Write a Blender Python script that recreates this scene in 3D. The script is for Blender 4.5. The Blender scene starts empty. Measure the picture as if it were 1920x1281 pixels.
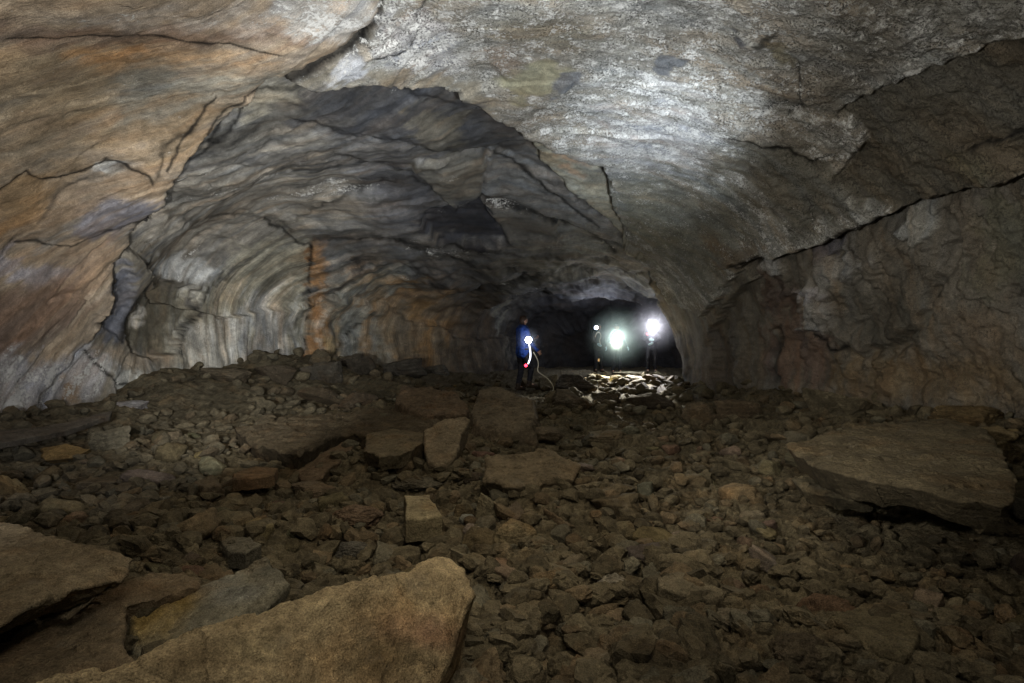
import bpy, math, random, time
import numpy as np
from mathutils import Vector, Matrix

T0 = time.time()
random.seed(7)
RNG = np.random.default_rng(7)
CH = 1.35            # camera height, metres
F = 1067.0           # focal length in photo pixels (20 mm on a 36 mm wide, 1920 px frame)
scene = bpy.context.scene
COL = scene.collection

# ------------------------------------------------------------------ noise
_perm = np.random.default_rng(3).permutation(256).astype(np.int32)
_perm = np.concatenate([_perm, _perm, _perm])
_g = np.random.default_rng(4).normal(size=(256, 3)); _g /= np.linalg.norm(_g, axis=1)[:, None]
_g = _g.astype(np.float32)

def perlin(P):
    P = P.astype(np.float32)
    i = np.floor(P).astype(np.int32); f = P - i
    i &= 255
    w = f * f * f * (f * (f * 6 - 15) + 10)
    out = np.zeros(len(P), np.float32)
    for dx in (0, 1):
        wx = w[:, 0] if dx else 1 - w[:, 0]
        for dy in (0, 1):
            wy = w[:, 1] if dy else 1 - w[:, 1]
            for dz in (0, 1):
                wz = w[:, 2] if dz else 1 - w[:, 2]
                h = _perm[_perm[_perm[i[:, 0] + dx] + i[:, 1] + dy] + i[:, 2] + dz]
                g = _g[h]
                d = g[:, 0] * (f[:, 0] - dx) + g[:, 1] * (f[:, 1] - dy) + g[:, 2] * (f[:, 2] - dz)
                out += wx * wy * wz * d
    return out * 1.6

def fbm(P, octaves=4, gain=.5, lac=2.03, ridged=False):
    out = np.zeros(len(P), np.float32); a = 1.0
    for k in range(octaves):
        n = perlin(P * (lac ** k) + 17.3 * k)
        out += a * ((1 - 2 * np.abs(n)) if ridged else n)
        a *= gain
    return out

def hash2(ix, iy, k=0):
    h = (ix.astype(np.int64) * 374761393 + iy.astype(np.int64) * 668265263 + k * 144665333) & 0xffffffff
    h = ((h ^ (h >> 13)) * 1274126177) & 0xffffffff
    h = (h ^ (h >> 16)) & 0xffffffff
    return (h / 4294967295.0).astype(np.float32)

def voronoi2(x, y):
    """F1, F2, id hash of the nearest cell, and offset to that cell's centre"""
    ix = np.floor(x).astype(np.int64); iy = np.floor(y).astype(np.int64)
    f1 = np.full(x.shape, 9., np.float32); f2 = f1.copy(); hid = np.zeros(x.shape, np.float32)
    ox = np.zeros(x.shape, np.float32); oy = ox.copy()
    for a in (-1, 0, 1):
        for b in (-1, 0, 1):
            cx = ix + a; cy = iy + b
            px = cx + .1 + .8 * hash2(cx, cy, 1) - x; py = cy + .1 + .8 * hash2(cx, cy, 2) - y
            d = np.sqrt(px * px + py * py).astype(np.float32)
            n = d < f1
            f2 = np.where(n, f1, np.minimum(f2, d))
            hid = np.where(n, hash2(cx, cy, 3), hid)
            ox = np.where(n, px, ox); oy = np.where(n, py, oy)
            f1 = np.where(n, d, f1)
    return f1, f2, hid, ox, oy

def sstep(a, b, x):
    t = np.clip((x - a) / (b - a), 0, 1); return t * t * (3 - 2 * t)

def lin(c, ds=.16):
    c = list(c)
    if c[0] > c[1] > c[2]: c[1] = c[1] + .17 * (c[0] - c[1])
    a = np.array([(v / 255.0) ** 2.2 for v in c], np.float32)
    l = a @ np.array([.3, .59, .11], np.float32)
    return a * (1 - ds) + l * ds

# ------------------------------------------------------------------ helpers
def tag(o, label=None, cat=None, group=None, kind=None):
    if label: o['label'] = label
    if cat: o['category'] = cat
    if group: o['group'] = group
    if kind: o['kind'] = kind
    return o

def mesh_np(name, V, Fq, mats, smooth=True, col=None, uv2=None, msk=None, tri=False):
    me = bpy.data.meshes.new(name)
    n = 3 if tri else 4
    me.vertices.add(len(V)); me.vertices.foreach_set('co', np.ascontiguousarray(V, np.float32).ravel())
    me.loops.add(len(Fq) * n); me.loops.foreach_set('vertex_index', np.ascontiguousarray(Fq, np.int32).ravel())
    me.polygons.add(len(Fq)); me.polygons.foreach_set('loop_start', np.arange(0, len(Fq) * n, n, dtype=np.int32))
    me.polygons.foreach_set('use_smooth', np.full(len(Fq), smooth))
    me.update(calc_edges=True)
    def att(nm, arr):
        a = me.attributes.new(nm, 'FLOAT_COLOR', 'POINT')
        A = np.ones((len(V), 4), np.float32); A[:, :arr.shape[1]] = arr
        a.data.foreach_set('color', A.ravel())
    if col is not None: att('tint', col)
    if msk is not None: att('mask', msk)
    if uv2 is not None:
        a = me.attributes.new('flow', 'FLOAT_VECTOR', 'POINT')
        A = np.zeros((len(V), 3), np.float32); A[:, :uv2.shape[1]] = uv2
        a.data.foreach_set('vector', A.ravel())
    for m in (mats if isinstance(mats, (list, tuple)) else [mats]): me.materials.append(m)
    return me

def obj(name, me, parent=None):
    o = bpy.data.objects.new(name, me); COL.objects.link(o)
    if parent: o.parent = parent
    return o

def grid_faces(nr, nc, wrap=False):
    r = np.arange(nr - 1)[:, None]; c = np.arange(nc if wrap else nc - 1)[None, :]
    c2 = (c + 1) % nc
    return np.stack([r * nc + c, r * nc + c2, (r + 1) * nc + c2, (r + 1) * nc + c], -1).reshape(-1, 4)

def P3(u, v, y):
    return np.array([(u - 960) / F * y, y, CH - (v - 640) / F * y])

def nt(name):
    m = bpy.data.materials.new(name); m.use_nodes = True
    t = m.node_tree; t.nodes.clear()
    return m, t.nodes, t.links

class NB:
    """tiny node builder"""
    def __init__(s, name):
        s.m, s.n, s.l = nt(name)
    def new(s, t, **kw):
        n = s.n.new(t)
        for k, v in kw.items(): setattr(n, k, v)
        return n
    def put(s, sock, v):
        if hasattr(v, 'is_linked') or isinstance(v, bpy.types.NodeSocket): s.l.new(v, sock)
        else: sock.default_value = v
    def math(s, op, a, b=0.0, clamp=False):
        n = s.new('ShaderNodeMath', operation=op); n.use_clamp = clamp
        s.put(n.inputs[0], a); s.put(n.inputs[1], b); return n.outputs[0]
    def vscale(s, v, sc):
        n = s.new('ShaderNodeVectorMath', operation='MULTIPLY'); s.put(n.inputs[0], v); n.inputs[1].default_value = sc; return n.outputs[0]
    def noise(s, vec, scale, detail=4, rough=.55, dist=0.0):
        n = s.new('ShaderNodeTexNoise'); s.put(n.inputs['Vector'], vec)
        n.inputs['Scale'].default_value = scale; n.inputs['Detail'].default_value = detail
        n.inputs['Roughness'].default_value = rough; n.inputs['Distortion'].default_value = dist
        return n.outputs[0]
    def voro(s, vec, scale, feature='F1', out='Distance'):
        n = s.new('ShaderNodeTexVoronoi', feature=feature); s.put(n.inputs['Vector'], vec); n.inputs['Scale'].default_value = scale
        return n.outputs[out]
    def rng(s, v, a, b, c, d, smooth=False):
        n = s.new('ShaderNodeMapRange'); n.clamp = True
        if smooth: n.interpolation_type = 'SMOOTHSTEP'
        s.put(n.inputs[0], v)
        for i, x in enumerate((a, b, c, d)): s.put(n.inputs[i + 1], x)
        return n.outputs[0]
    def mix(s, fac, a, b, blend='MIX'):
        n = s.new('ShaderNodeMix', data_type='RGBA', blend_type=blend)
        s.put(n.inputs[0], fac); s.put(n.inputs[6], a); s.put(n.inputs[7], b); return n.outputs[2]
    def finish(s, colr, rough, height=None, dist=.02, strength=1.0, spec=.25):
        b = s.new('ShaderNodeBsdfPrincipled'); o = s.new('ShaderNodeOutputMaterial')
        s.put(b.inputs['Base Color'], colr); s.put(b.inputs['Roughness'], rough); s.put(b.inputs['Specular IOR Level'], spec)
        if height is not None:
            k = s.new('ShaderNodeBump'); k.inputs['Distance'].default_value = dist; k.inputs['Strength'].default_value = strength
            s.put(k.inputs['Height'], height); s.l.new(k.outputs[0], b.inputs['Normal'])
        s.l.new(b.outputs[0], o.inputs[0]); return s.m

def simple_mat(name, c, rough=.7, noise_sc=30, var=.3, metal=0):
    b = NB(name); tc = b.new('ShaderNodeTexCoord').outputs['Object']
    n = b.noise(tc, noise_sc, 4)
    k = b.rng(n, .3, .7, 1 - var, 1 + var)
    v = b.new('ShaderNodeVectorMath', operation='SCALE'); v.inputs[0].default_value = c[:3]; b.put(v.inputs[3], k)
    return b.finish(v.outputs[0], rough, n, .003)

def emit_mat(name, c, s):
    b = NB(name); e = b.new('ShaderNodeEmission'); e.inputs[0].default_value = (*c, 1); e.inputs[1].default_value = s
    o = b.new('ShaderNodeOutputMaterial'); b.l.new(e.outputs[0], o.inputs[0]); return b.m

# ------------------------------------------------------------------ materials: rock
def cave_material():
    b = NB('cave rock')
    geo = b.new('ShaderNodeNewGeometry').outputs['Position']
    fl = b.new('ShaderNodeAttribute', attribute_name='flow').outputs['Vector']
    tint = b.new('ShaderNodeAttribute', attribute_name='tint').outputs['Color']
    mk = b.new('ShaderNodeAttribute', attribute_name='mask').outputs['Color']
    sp = b.new('ShaderNodeSeparateColor'); b.put(sp.inputs[0], mk)
    crust, streak, pit = sp.outputs[0], sp.outputs[1], sp.outputs[2]
    # streaks: long across the flow, fine along the depth
    s1 = b.noise(b.vscale(fl, (3.0, .22, 1)), 2.2, 5, .62, .1)
    s2 = b.noise(b.vscale(fl, (18.0, .5, 1)), 2.6, 4, .65, .05)
    k1 = b.rng(s1, .28, .72, .62, 1.42); k2 = b.rng(s2, .25, .75, .62, 1.38)
    ks = b.math('MULTIPLY', k1, k2)
    ks = b.math('ADD', b.math('MULTIPLY', ks, streak), b.math('SUBTRACT', 1.0, streak))
    # mottling
    m1 = b.noise(geo, 2.3, 4, .6, .4); m2 = b.noise(geo, 13, 5, .7)
    km = b.math('MULTIPLY', b.rng(m1, .3, .7, .68, 1.3), b.rng(m2, .25, .75, .62, 1.38))
    k = b.math('MULTIPLY', ks, km)
    v = b.new('ShaderNodeVectorMath', operation='SCALE'); b.put(v.inputs[0], tint); b.put(v.inputs[3], k)
    c = v.outputs[0]
    gr = b.noise(geo, 120, 2, .7); gk = b.rng(gr, .3, .7, .62, 1.4)
    vg = b.new('ShaderNodeVectorMath', operation='SCALE'); b.put(vg.inputs[0], c); b.put(vg.inputs[3], gk); c = vg.outputs[0]
    # warm / cool staining
    h = b.noise(b.vscale(fl, (1.6, .5, 1)), 1.3, 3, .6, 1.0)
    c = b.mix(b.rng(h, .52, .74, 0, .5), c, (.36, .19, .085, 1), 'MIX') if False else c
    warm = b.mix(b.rng(h, .5, .72, 0, .75), (1, 1, 1, 1), (1.16, .96, .78, 1))
    cool = b.mix(b.rng(h, .28, .48, .7, 0), (1, 1, 1, 1), (.85, .95, 1.12, 1))
    c = b.mix(1.0, c, warm, 'MULTIPLY'); c = b.mix(1.0, c, cool, 'MULTIPLY')
    # pale mineral crust, thick in patches, broken by fine dark pits
    cn = b.noise(geo, 27, 4, .8, .2); cm = b.noise(geo, 4.2, 4, .65)
    thr = b.math('SUBTRACT', .80, b.math('MULTIPLY', crust, b.rng(cm, .32, .68, .12, .52)))
    cf = b.rng(b.math('SUBTRACT', cn, thr), -.03, .04, 0, 1)
    cf = b.math('MULTIPLY', cf, b.rng(crust, .02, .35, 0, .85))
    c = b.mix(cf, c, (.70, .70, .665, 1))
    pn = b.noise(geo, 46, 3, .65); pm = b.noise(geo, 6.5, 3, .6)
    pf = b.math('MULTIPLY', b.rng(pn, .47, .39, 0, 1), b.rng(pm, .38, .62, .25, 1))
    pf = b.math('MULTIPLY', pf, pit)
    c = b.mix(b.math('MULTIPLY', pf, .92), c, (.035, .032, .028, 1))
    # fine hair cracks
    wv = b.new('ShaderNodeVectorMath', operation='ADD'); b.put(wv.inputs[0], geo)
    wn = b.new('ShaderNodeTexNoise'); b.put(wn.inputs['Vector'], geo); wn.inputs['Scale'].default_value = 3.0; wn.inputs['Detail'].default_value = 3
    wsc = b.vscale(wn.outputs['Color'], (.55, .55, .55)); b.put(wv.inputs[1], wsc)
    vc = b.voro(wv.outputs[0], 1.25, 'DISTANCE_TO_EDGE'); ck = b.rng(vc, .0, .011, 1, 0)
    gate = b.rng(b.noise(geo, .8, 2), .60, .68, 0, .6)
    ck = b.math('MULTIPLY', ck, gate)
    c = b.mix(ck, c, (.03, .025, .02, 1))
    ht = b.math('ADD', b.math('MULTIPLY', s2, b.math('MULTIPLY', streak, .45)), b.math('MULTIPLY', m2, b.math('SUBTRACT', .85, b.math('MULTIPLY', streak, .45))))
    ht = b.math('ADD', ht, b.math('MULTIPLY', cf, .14))
    ht = b.math('ADD', ht, b.math('MULTIPLY', b.noise(geo, 60, 2, .7), .3))
    ht = b.math('SUBTRACT', ht, b.math('MULTIPLY', pf, .35)); ht = b.math('SUBTRACT', ht, b.math('MULTIPLY', ck, .7))
    return b.finish(c, b.rng(m2, .3, .7, .62, .92), ht, .024, 1.0, .3)

def rock_material(name, use_attr, sc=1.0):
    b = NB(name)
    if use_attr: base = b.new('ShaderNodeAttribute', attribute_name='tint').outputs['Color']; pos = b.new('ShaderNodeNewGeometry').outputs['Position']
    else:
        base = b.new('ShaderNodeObjectInfo').outputs['Color']; pos = b.new('ShaderNodeNewGeometry').outputs['Position']
    n1 = b.noise(pos, 5 * sc, 4, .62, .3); n2 = b.noise(pos, 26 * sc, 5, .7); n3 = b.noise(pos, 95 * sc, 2, .7)
    k = b.math('MULTIPLY', b.rng(n1, .3, .7, .66, 1.34), b.rng(n2, .25, .75, .6, 1.4))
    v = b.new('ShaderNodeVectorMath', operation='SCALE'); b.put(v.inputs[0], base); b.put(v.inputs[3], k)
    c = v.outputs[0]
    gk = b.rng(b.noise(pos, 170 * sc, 2, .7), .3, .7, .6, 1.42)
    vg = b.new('ShaderNodeVectorMath', operation='SCALE'); b.put(vg.inputs[0], c); b.put(vg.inputs[3], gk); c = vg.outputs[0]
    c = b.mix(b.rng(b.noise(pos, 3.1, 5), .52, .7, 0, .6), c, b.mix(1.0, c, (1.15, .93, .75, 1), 'MULTIPLY'))
    c = b.mix(b.rng(b.noise(pos, 7.0, 5, .7), .58, .72, 0, .3), c, (.28, .25, .19, 1))
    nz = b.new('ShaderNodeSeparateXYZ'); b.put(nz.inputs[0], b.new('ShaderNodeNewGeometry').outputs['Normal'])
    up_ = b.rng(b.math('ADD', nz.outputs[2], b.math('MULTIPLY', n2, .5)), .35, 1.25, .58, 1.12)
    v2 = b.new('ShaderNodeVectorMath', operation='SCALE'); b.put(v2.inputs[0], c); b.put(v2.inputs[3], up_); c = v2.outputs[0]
    pits = b.rng(n3, .40, .3, 0, .3); c = b.mix(pits, c, (.02, .017, .013, 1))
    ht = b.math('ADD', n2, b.math('MULTIPLY', n3, .35))
    return b.finish(c, .9, ht, .032 / sc ** .3, 1.0, .15)

M_CAVE = cave_material()
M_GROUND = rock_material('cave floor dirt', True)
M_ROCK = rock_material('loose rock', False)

# ------------------------------------------------------------------ distance to photo outlines
def seg_dist(u, v, pts, closed):
    d2 = np.full(u.shape, 1e12, np.float32); n = len(pts)
    inside = np.zeros(u.shape, bool)
    for i in range(n if closed else n - 1):
        ax, ay = pts[i]; bx, by = pts[(i + 1) % n]
        ex, ey = bx - ax, by - ay; L = ex * ex + ey * ey + 1e-9
        t = np.clip(((u - ax) * ex + (v - ay) * ey) / L, 0, 1)
        d2 = np.minimum(d2, (u - ax - t * ex) ** 2 + (v - ay - t * ey) ** 2)
        if closed and ay != by:
            c = ((ay > v) != (by > v)) & (u < (bx - ax) * (v - ay) / (by - ay) + ax)
            inside ^= c
    d = np.sqrt(d2)
    return np.where(inside, d, -d) if closed else d

# ------------------------------------------------------------------ the cave shell
ST = np.array([  # y, apex x, left wall x, right wall x, top (relative to the eye)
    [-9, 0, -5.0, 5.0, 2.9], [-3, 0, -5.8, 5.6, 3.1], [0, 0, -6.1, 5.8, 3.2], [4, 0, -6.3, 5.8, 3.35], [6.5, 0, -6.5, 5.6, 3.25],
    [9, .2, -6.6, 5.05, 3.08], [11, .5, -6.4, 4.55, 2.85], [13, .9, -6.0, 4.5, 2.4], [14.6, 1.3, -5.6, 4.45, 1.95],
    [16, 1.7, -4.9, 5.0, 1.8], [18, 2.2, -3.4, 6.2, 1.75], [20, 2.7, -1.6, 7.0, 1.75], [22.5, 3.4, -.2, 7.4, 1.6],
    [24.5, 4.0, 1.2, 7.0, 1.0], [25.5, 4.0, 2.4, 5.6, .3], [26.2, 4.0, 3.9, 4.1, -.85], [34, 4.0, 3.99, 4.01, -.89]], np.float32)
_yy = np.linspace(-9, 34, 1721)
_tab = np.stack([np.interp(_yy, ST[:, 0], ST[:, k]) for k in range(1, 5)], 1)
_k = np.exp(-np.linspace(-2.2, 2.2, 41) ** 2); _k /= _k.sum()
_pad = np.pad(_tab, ((20, 20), (0, 0)), 'edge')
_tab = np.stack([np.convolve(_pad[:, k], _k, 'valid') for k in range(4)], 1)
def station(y): return [np.interp(y, _yy, _tab[:, k]) for k in range(4)]

ZS = -.95
def shell(y, th):
    cx, xl, xr, zt = station(y)
    c = np.cos(th); s = np.sin(th)
    a = np.where(c > 0, cx - xl, xr - cx)
    kk = np.where(c > 0, .62 * sstep(8.2, 10.8, y), .10)
    x = cx - a * c * (1 + kk * (1 - c * c))
    z = np.where(s > 0, ZS + (zt - ZS) * np.abs(s) ** .9, ZS + 1.6 * s)
    return np.stack([x, y, z + CH], -1)

NC = 1150
ys = [-9.0]
while ys[-1] < 26.6:
    y = ys[-1]
    if y < 2.6: d = .16
    elif y < 21: d = max(.0085, y * y / 2450.)
    else: d = .12
    ys.append(y + d)
ys = np.array(ys, np.float32); NR = len(ys)
th = np.linspace(-.42, math.pi + .42, NC).astype(np.float32)
Yg, Tg = np.meshgrid(ys, th, indexing='ij')
B = shell(Yg.ravel(), Tg.ravel()).astype(np.float32).reshape(NR, NC, 3)
dY = np.gradient(B, axis=0); dT = np.gradient(B, axis=1)
Nn = np.cross(dY.reshape(-1, 3), dT.reshape(-1, 3)); Nn /= np.linalg.norm(Nn, axis=1)[:, None] + 1e-9
ctr = np.stack([station(Yg.ravel())[0], Yg.ravel(), np.full(NR * NC, CH)], -1)
Bf = B.reshape(-1, 3)
sgn = np.sign(np.sum(Nn * (Bf - ctr), 1)); Nn *= sgn[:, None]
arc = np.cumsum(np.linalg.norm(np.diff(B, axis=1, prepend=B[:, :1]), axis=2), axis=1).ravel()
arc0 = arc - np.repeat(arc.reshape(NR, NC)[:, NC // 2], NC)
X, Y, Z = Bf[:, 0], Bf[:, 1], Bf[:, 2] - CH
leftness = sstep(0, -3, X)
lean = leftness * sstep(11.0, 7.5, Y) * .5
flow_s = Y - lean * Z + .22 * fbm(Bf * .35, 2)
flow = np.stack([flow_s, arc0, np.zeros_like(arc0)], 1)

# outlines are drawn on the base surface as it stands in the world
yc = np.maximum(Y, .5)
U = 960 + F * X / yc; Vv = 640 - F * Z / yc
front = Y > 2.5
w1 = fbm(Bf * 1.1, 3) ; w2 = fbm(Bf * 1.1 + 41.7, 3); w3 = fbm(Bf * 5.5 + 9, 3); w4 = fbm(Bf * 5.5 + 77, 3)
U1 = U + 9 * w1 + 6 * w3; V1 = Vv + 9 * w2 + 6 * w4

def region(poly, ragged=1.0, margin=400):
    poly = np.array(poly, np.float32)
    lo = poly.min(0) - margin; hi = poly.max(0) + margin
    m = front & (U > lo[0]) & (U < hi[0]) & (Vv > lo[1]) & (Vv < hi[1])
    d = np.full(U.shape, -1e4, np.float32)
    uu = U[m] + ragged * (U1[m] - U[m]); vv = Vv[m] + ragged * (V1[m] - Vv[m])
    d[m] = seg_dist(uu, vv, poly, True)
    return d
def line(pts, ragged=1.0, margin=60):
    pts = np.array(pts, np.float32)
    lo = pts.min(0) - margin; hi = pts.max(0) + margin
    m = front & (U > lo[0]) & (U < hi[0]) & (Vv > lo[1]) & (Vv < hi[1])
    d = np.full(U.shape, 1e4, np.float32)
    uu = U[m] + ragged * (U1[m] - U[m]); vv = Vv[m] + ragged * (V1[m] - Vv[m])
    d[m] = seg_dist(uu, vv, pts, False)
    return d

disp = np.zeros(len(Bf), np.float32)      # + = away from the middle of the tube
tint = np.tile(lin((125, 118, 106)), (len(Bf), 1)).astype(np.float32)
mask = np.zeros((len(Bf), 3), np.float32); mask[:, 1] = .5; mask[:, 2] = .25

wS = fbm(np.stack([flow_s * 4.5, arc0 * .8, 0 * arc0], 1), 4, .6)
def paint(d, c, soft=14, strength=1.0, crust=None, streak=None, pit=None, thick=0.0):
    """blend a colour into the inside of an outline with a feathered, noise-broken edge"""
    k = sstep(-soft, soft, d + soft * (.5 * w3 + .5 * w1) + (soft * 1.1 + 6) * wS) * strength
    if c is not None: tint[:] = tint * (1 - k[:, None]) + lin(c, .33) * k[:, None]
    for i, v in enumerate((crust, streak, pit)):
        if v is not None: mask[:, i] = mask[:, i] * (1 - k) + v * k
    if thick: disp[:] -= thick * k
def recess(d, amt, w=5, keep=.3, decay=120, dark=0.0):
    k = sstep(0, w, d) * (keep + (1 - keep) * np.exp(-np.maximum(d, 0) / decay))
    disp[:] += amt * k
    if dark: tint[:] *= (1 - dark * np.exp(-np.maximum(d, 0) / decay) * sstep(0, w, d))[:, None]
CR = []
def crack(*a): CR.append(a)
def crack_now(pts, w=3.5, depth=.07, ragged=1.2, dark=.9, c=None):
    d = line(pts, ragged * .45)
    m = d < 60; q = np.array(pts, np.float32); sg = np.zeros(m.sum(), np.float32); best = np.full(m.sum(), 1e9, np.float32); um, vm = U[m], Vv[m]
    for i in range(len(q) - 1):
        e = q[i + 1] - q[i]; L = float(e @ e) + 1e-6; t_ = np.clip(((um - q[i][0]) * e[0] + (vm - q[i][1]) * e[1]) / L, 0, 1)
        dd_ = (um - q[i][0] - t_ * e[0]) ** 2 + (vm - q[i][1] - t_ * e[1]) ** 2; cr_ = e[0] * (vm - q[i][1]) - e[1] * (um - q[i][0])
        sg = np.where(dd_ < best, np.sign(cr_), sg); best = np.minimum(best, dd_)
    disp[m] += .35 * depth * np.maximum(sg, 0) * np.exp(-d[m] / 22) * sstep(0, 2.5, d[m])
    ww = w * 1.2 * (1 + .6 * w3 + .3 * w1)
    k = np.exp(-(d / np.maximum(ww, .9)) ** 2)
    disp[:] += depth * .24 * k
    tint[:] *= (1 - dark * k)[:, None]

# --- broad zones
right = sstep(250, 900, U - 620) * front
mask[:, 1] = .75 - .75 * sstep(700, 1200, U)
mask[:, 2] = .15 + .55 * sstep(800, 1250, U)
# left ceiling shell, tan and orange, lies proud of everything inside the arch
LEFT_SHELL = [(-600, -300), (712, -300), (716, 20), (700, 50), (655, 92), (560, 128), (505, 150), (440, 195), (400, 225), (352, 262), (330, 300), (300, 350), (285, 385), (255, 430), (235, 470), (200, 540), (150, 640), (60, 760), (-50, 830), (-600, 900)]
d = region(LEFT_SHELL, .8, 900); d0 = d.copy()
paint(d, (158, 132, 105), 8, crust=.28, streak=.55, pit=.16)
for pl, c, s, kw in [
    ([(-300, 90), (120, 85), (240, 82), (262, 130), (230, 180), (200, 250), (100, 260), (-60, 300), (-400, 330)], (166, 136, 96), 45, dict(strength=.85)),
    ([(130, 85), (245, 78), (262, 110), (215, 128), (150, 120)], (196, 128, 58), 22, dict(strength=.8)),
    ([(255, 75), (400, 80), (520, 100), (500, 115), (380, 108), (265, 112)], (190, 132, 72), 18, dict(strength=.7)),
    ([(240, 125), (400, 108), (560, 128), (430, 190), (340, 240), (240, 240), (215, 200)], (142, 136, 118), 30, dict(strength=.85, crust=.35)),
    ([(-300, 20), (140, 22), (330, 28), (560, 30), (640, 70), (400, 66), (230, 60), (80, 72), (-300, 70)], (120, 92, 78), 12, dict(strength=.75)),
    ([(120, 0), (400, 5), (560, -10), (700, 0), (640, 60), (430, 42), (260, 35), (150, 25)], (186, 172, 158), 16, dict(strength=.6, crust=.75)),
    ([(480, -60), (712, -60), (712, 30), (650, 90), (600, 60), (520, 30)], (176, 170, 160), 22, dict(strength=.9, crust=.85)),
    ([(-300, 150), (60, 190), (150, 230), (120, 320), (0, 420), (-300, 480)], (138, 122, 98), 40, dict(strength=.6)),
    ([(-200, 330), (60, 310), (180, 285), (300, 200), (420, 190), (345, 258), (230, 290), (150, 330), (60, 400), (-200, 480)], (156, 122, 84), 26, dict(strength=.85)),
    ([(-20, 370), (38, 312), (80, 330), (110, 330), (40, 400), (-80, 460)], (150, 110, 64), 14, dict(strength=.9)),
    ([(170, 290), (200, 285), (228, 295), (200, 310), (165, 312)], (190, 186, 172), 7, dict(strength=.9, crust=.6)),
    ([(60, 420), (150, 330), (230, 295), (270, 310), (180, 360), (90, 440), (10, 520)], (128, 124, 116), 14, dict(strength=.8)),
    ([(130, 375), (200, 350), (290, 352), (290, 390), (255, 420), (170, 430), (130, 410)], (112, 112, 122), 12, dict(strength=.9, streak=.3, crust=.1)),
    ([(120, 350), (230, 300), (300, 305), (295, 350), (200, 350), (100, 400), (20, 480)], (146, 116, 86), 14, dict(strength=.8)),
    ([(-80, 470), (30, 470), (100, 480), (130, 500), (90, 520), (0, 525), (-100, 540)], (160, 154, 158), 10, dict(strength=.9, streak=.25, crust=.2)),
    ([(-100, 540), (80, 520), (160, 500), (110, 600), (0, 690), (-150, 740)], (112, 82, 68), 26, dict(strength=.85)),
    ([(-100, 560), (80, 470), (240, 400), (180, 520), (60, 640), (-100, 740)], (138, 104, 84), 30, dict(strength=.45)),
]:
    paint(region(pl, 1.3, 120), c, s, **kw)
# ledge at far left, shelf of orange rock above grey
crack([(-40, 380), (38, 312), (60, 325), (100, 328), (150, 312), (192, 284), (228, 292), (262, 302), (270, 320)], 3, .08)
crack([(228, 291), (190, 312), (150, 330), (110, 352), (70, 392), (20, 440), (-40, 500)], 1.8, .06, 1.2, .6)
crack([(295, 395), (240, 410), (170, 425), (120, 448), (60, 440), (20, 450)], 2, .04)
crack([(400, 172), (372, 200), (330, 240), (300, 290)], 2, .03)
crack([(232, 468), (200, 520), (185, 560), (150, 640)], 2.2, .05)
crack([(0, 60), (120, 52), (240, 45), (400, 62), (520, 84)], 2, .03)
# the main break with its side branches
crack([(722, -30), (712, 20), (698, 48), (678, 72)], 3.2, .14, 1.0, .9)
crack([(682, 68), (655, 90), (600, 115), (545, 142), (505, 155)], 6.0, .18, .8, .94)
crack([(505, 152), (482, 185), (452, 215), (430, 235), (395, 240), (365, 265), (345, 300), (318, 330), (300, 345), (300, 378), (270, 405), (250, 432), (246, 470)], 6.0, .18, 1.0, .94)
crack([(470, 212), (440, 262), (410, 280), (370, 282)], 2.6, .06)
crack([(410, 280), (380, 305), (335, 325)], 1.8, .04)
crack([(505, 155), (460, 165), (400, 205), (385, 230)], 2, .04)
crack([(430, 230), (420, 262), (400, 280)], 2.6, .05)

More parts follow.
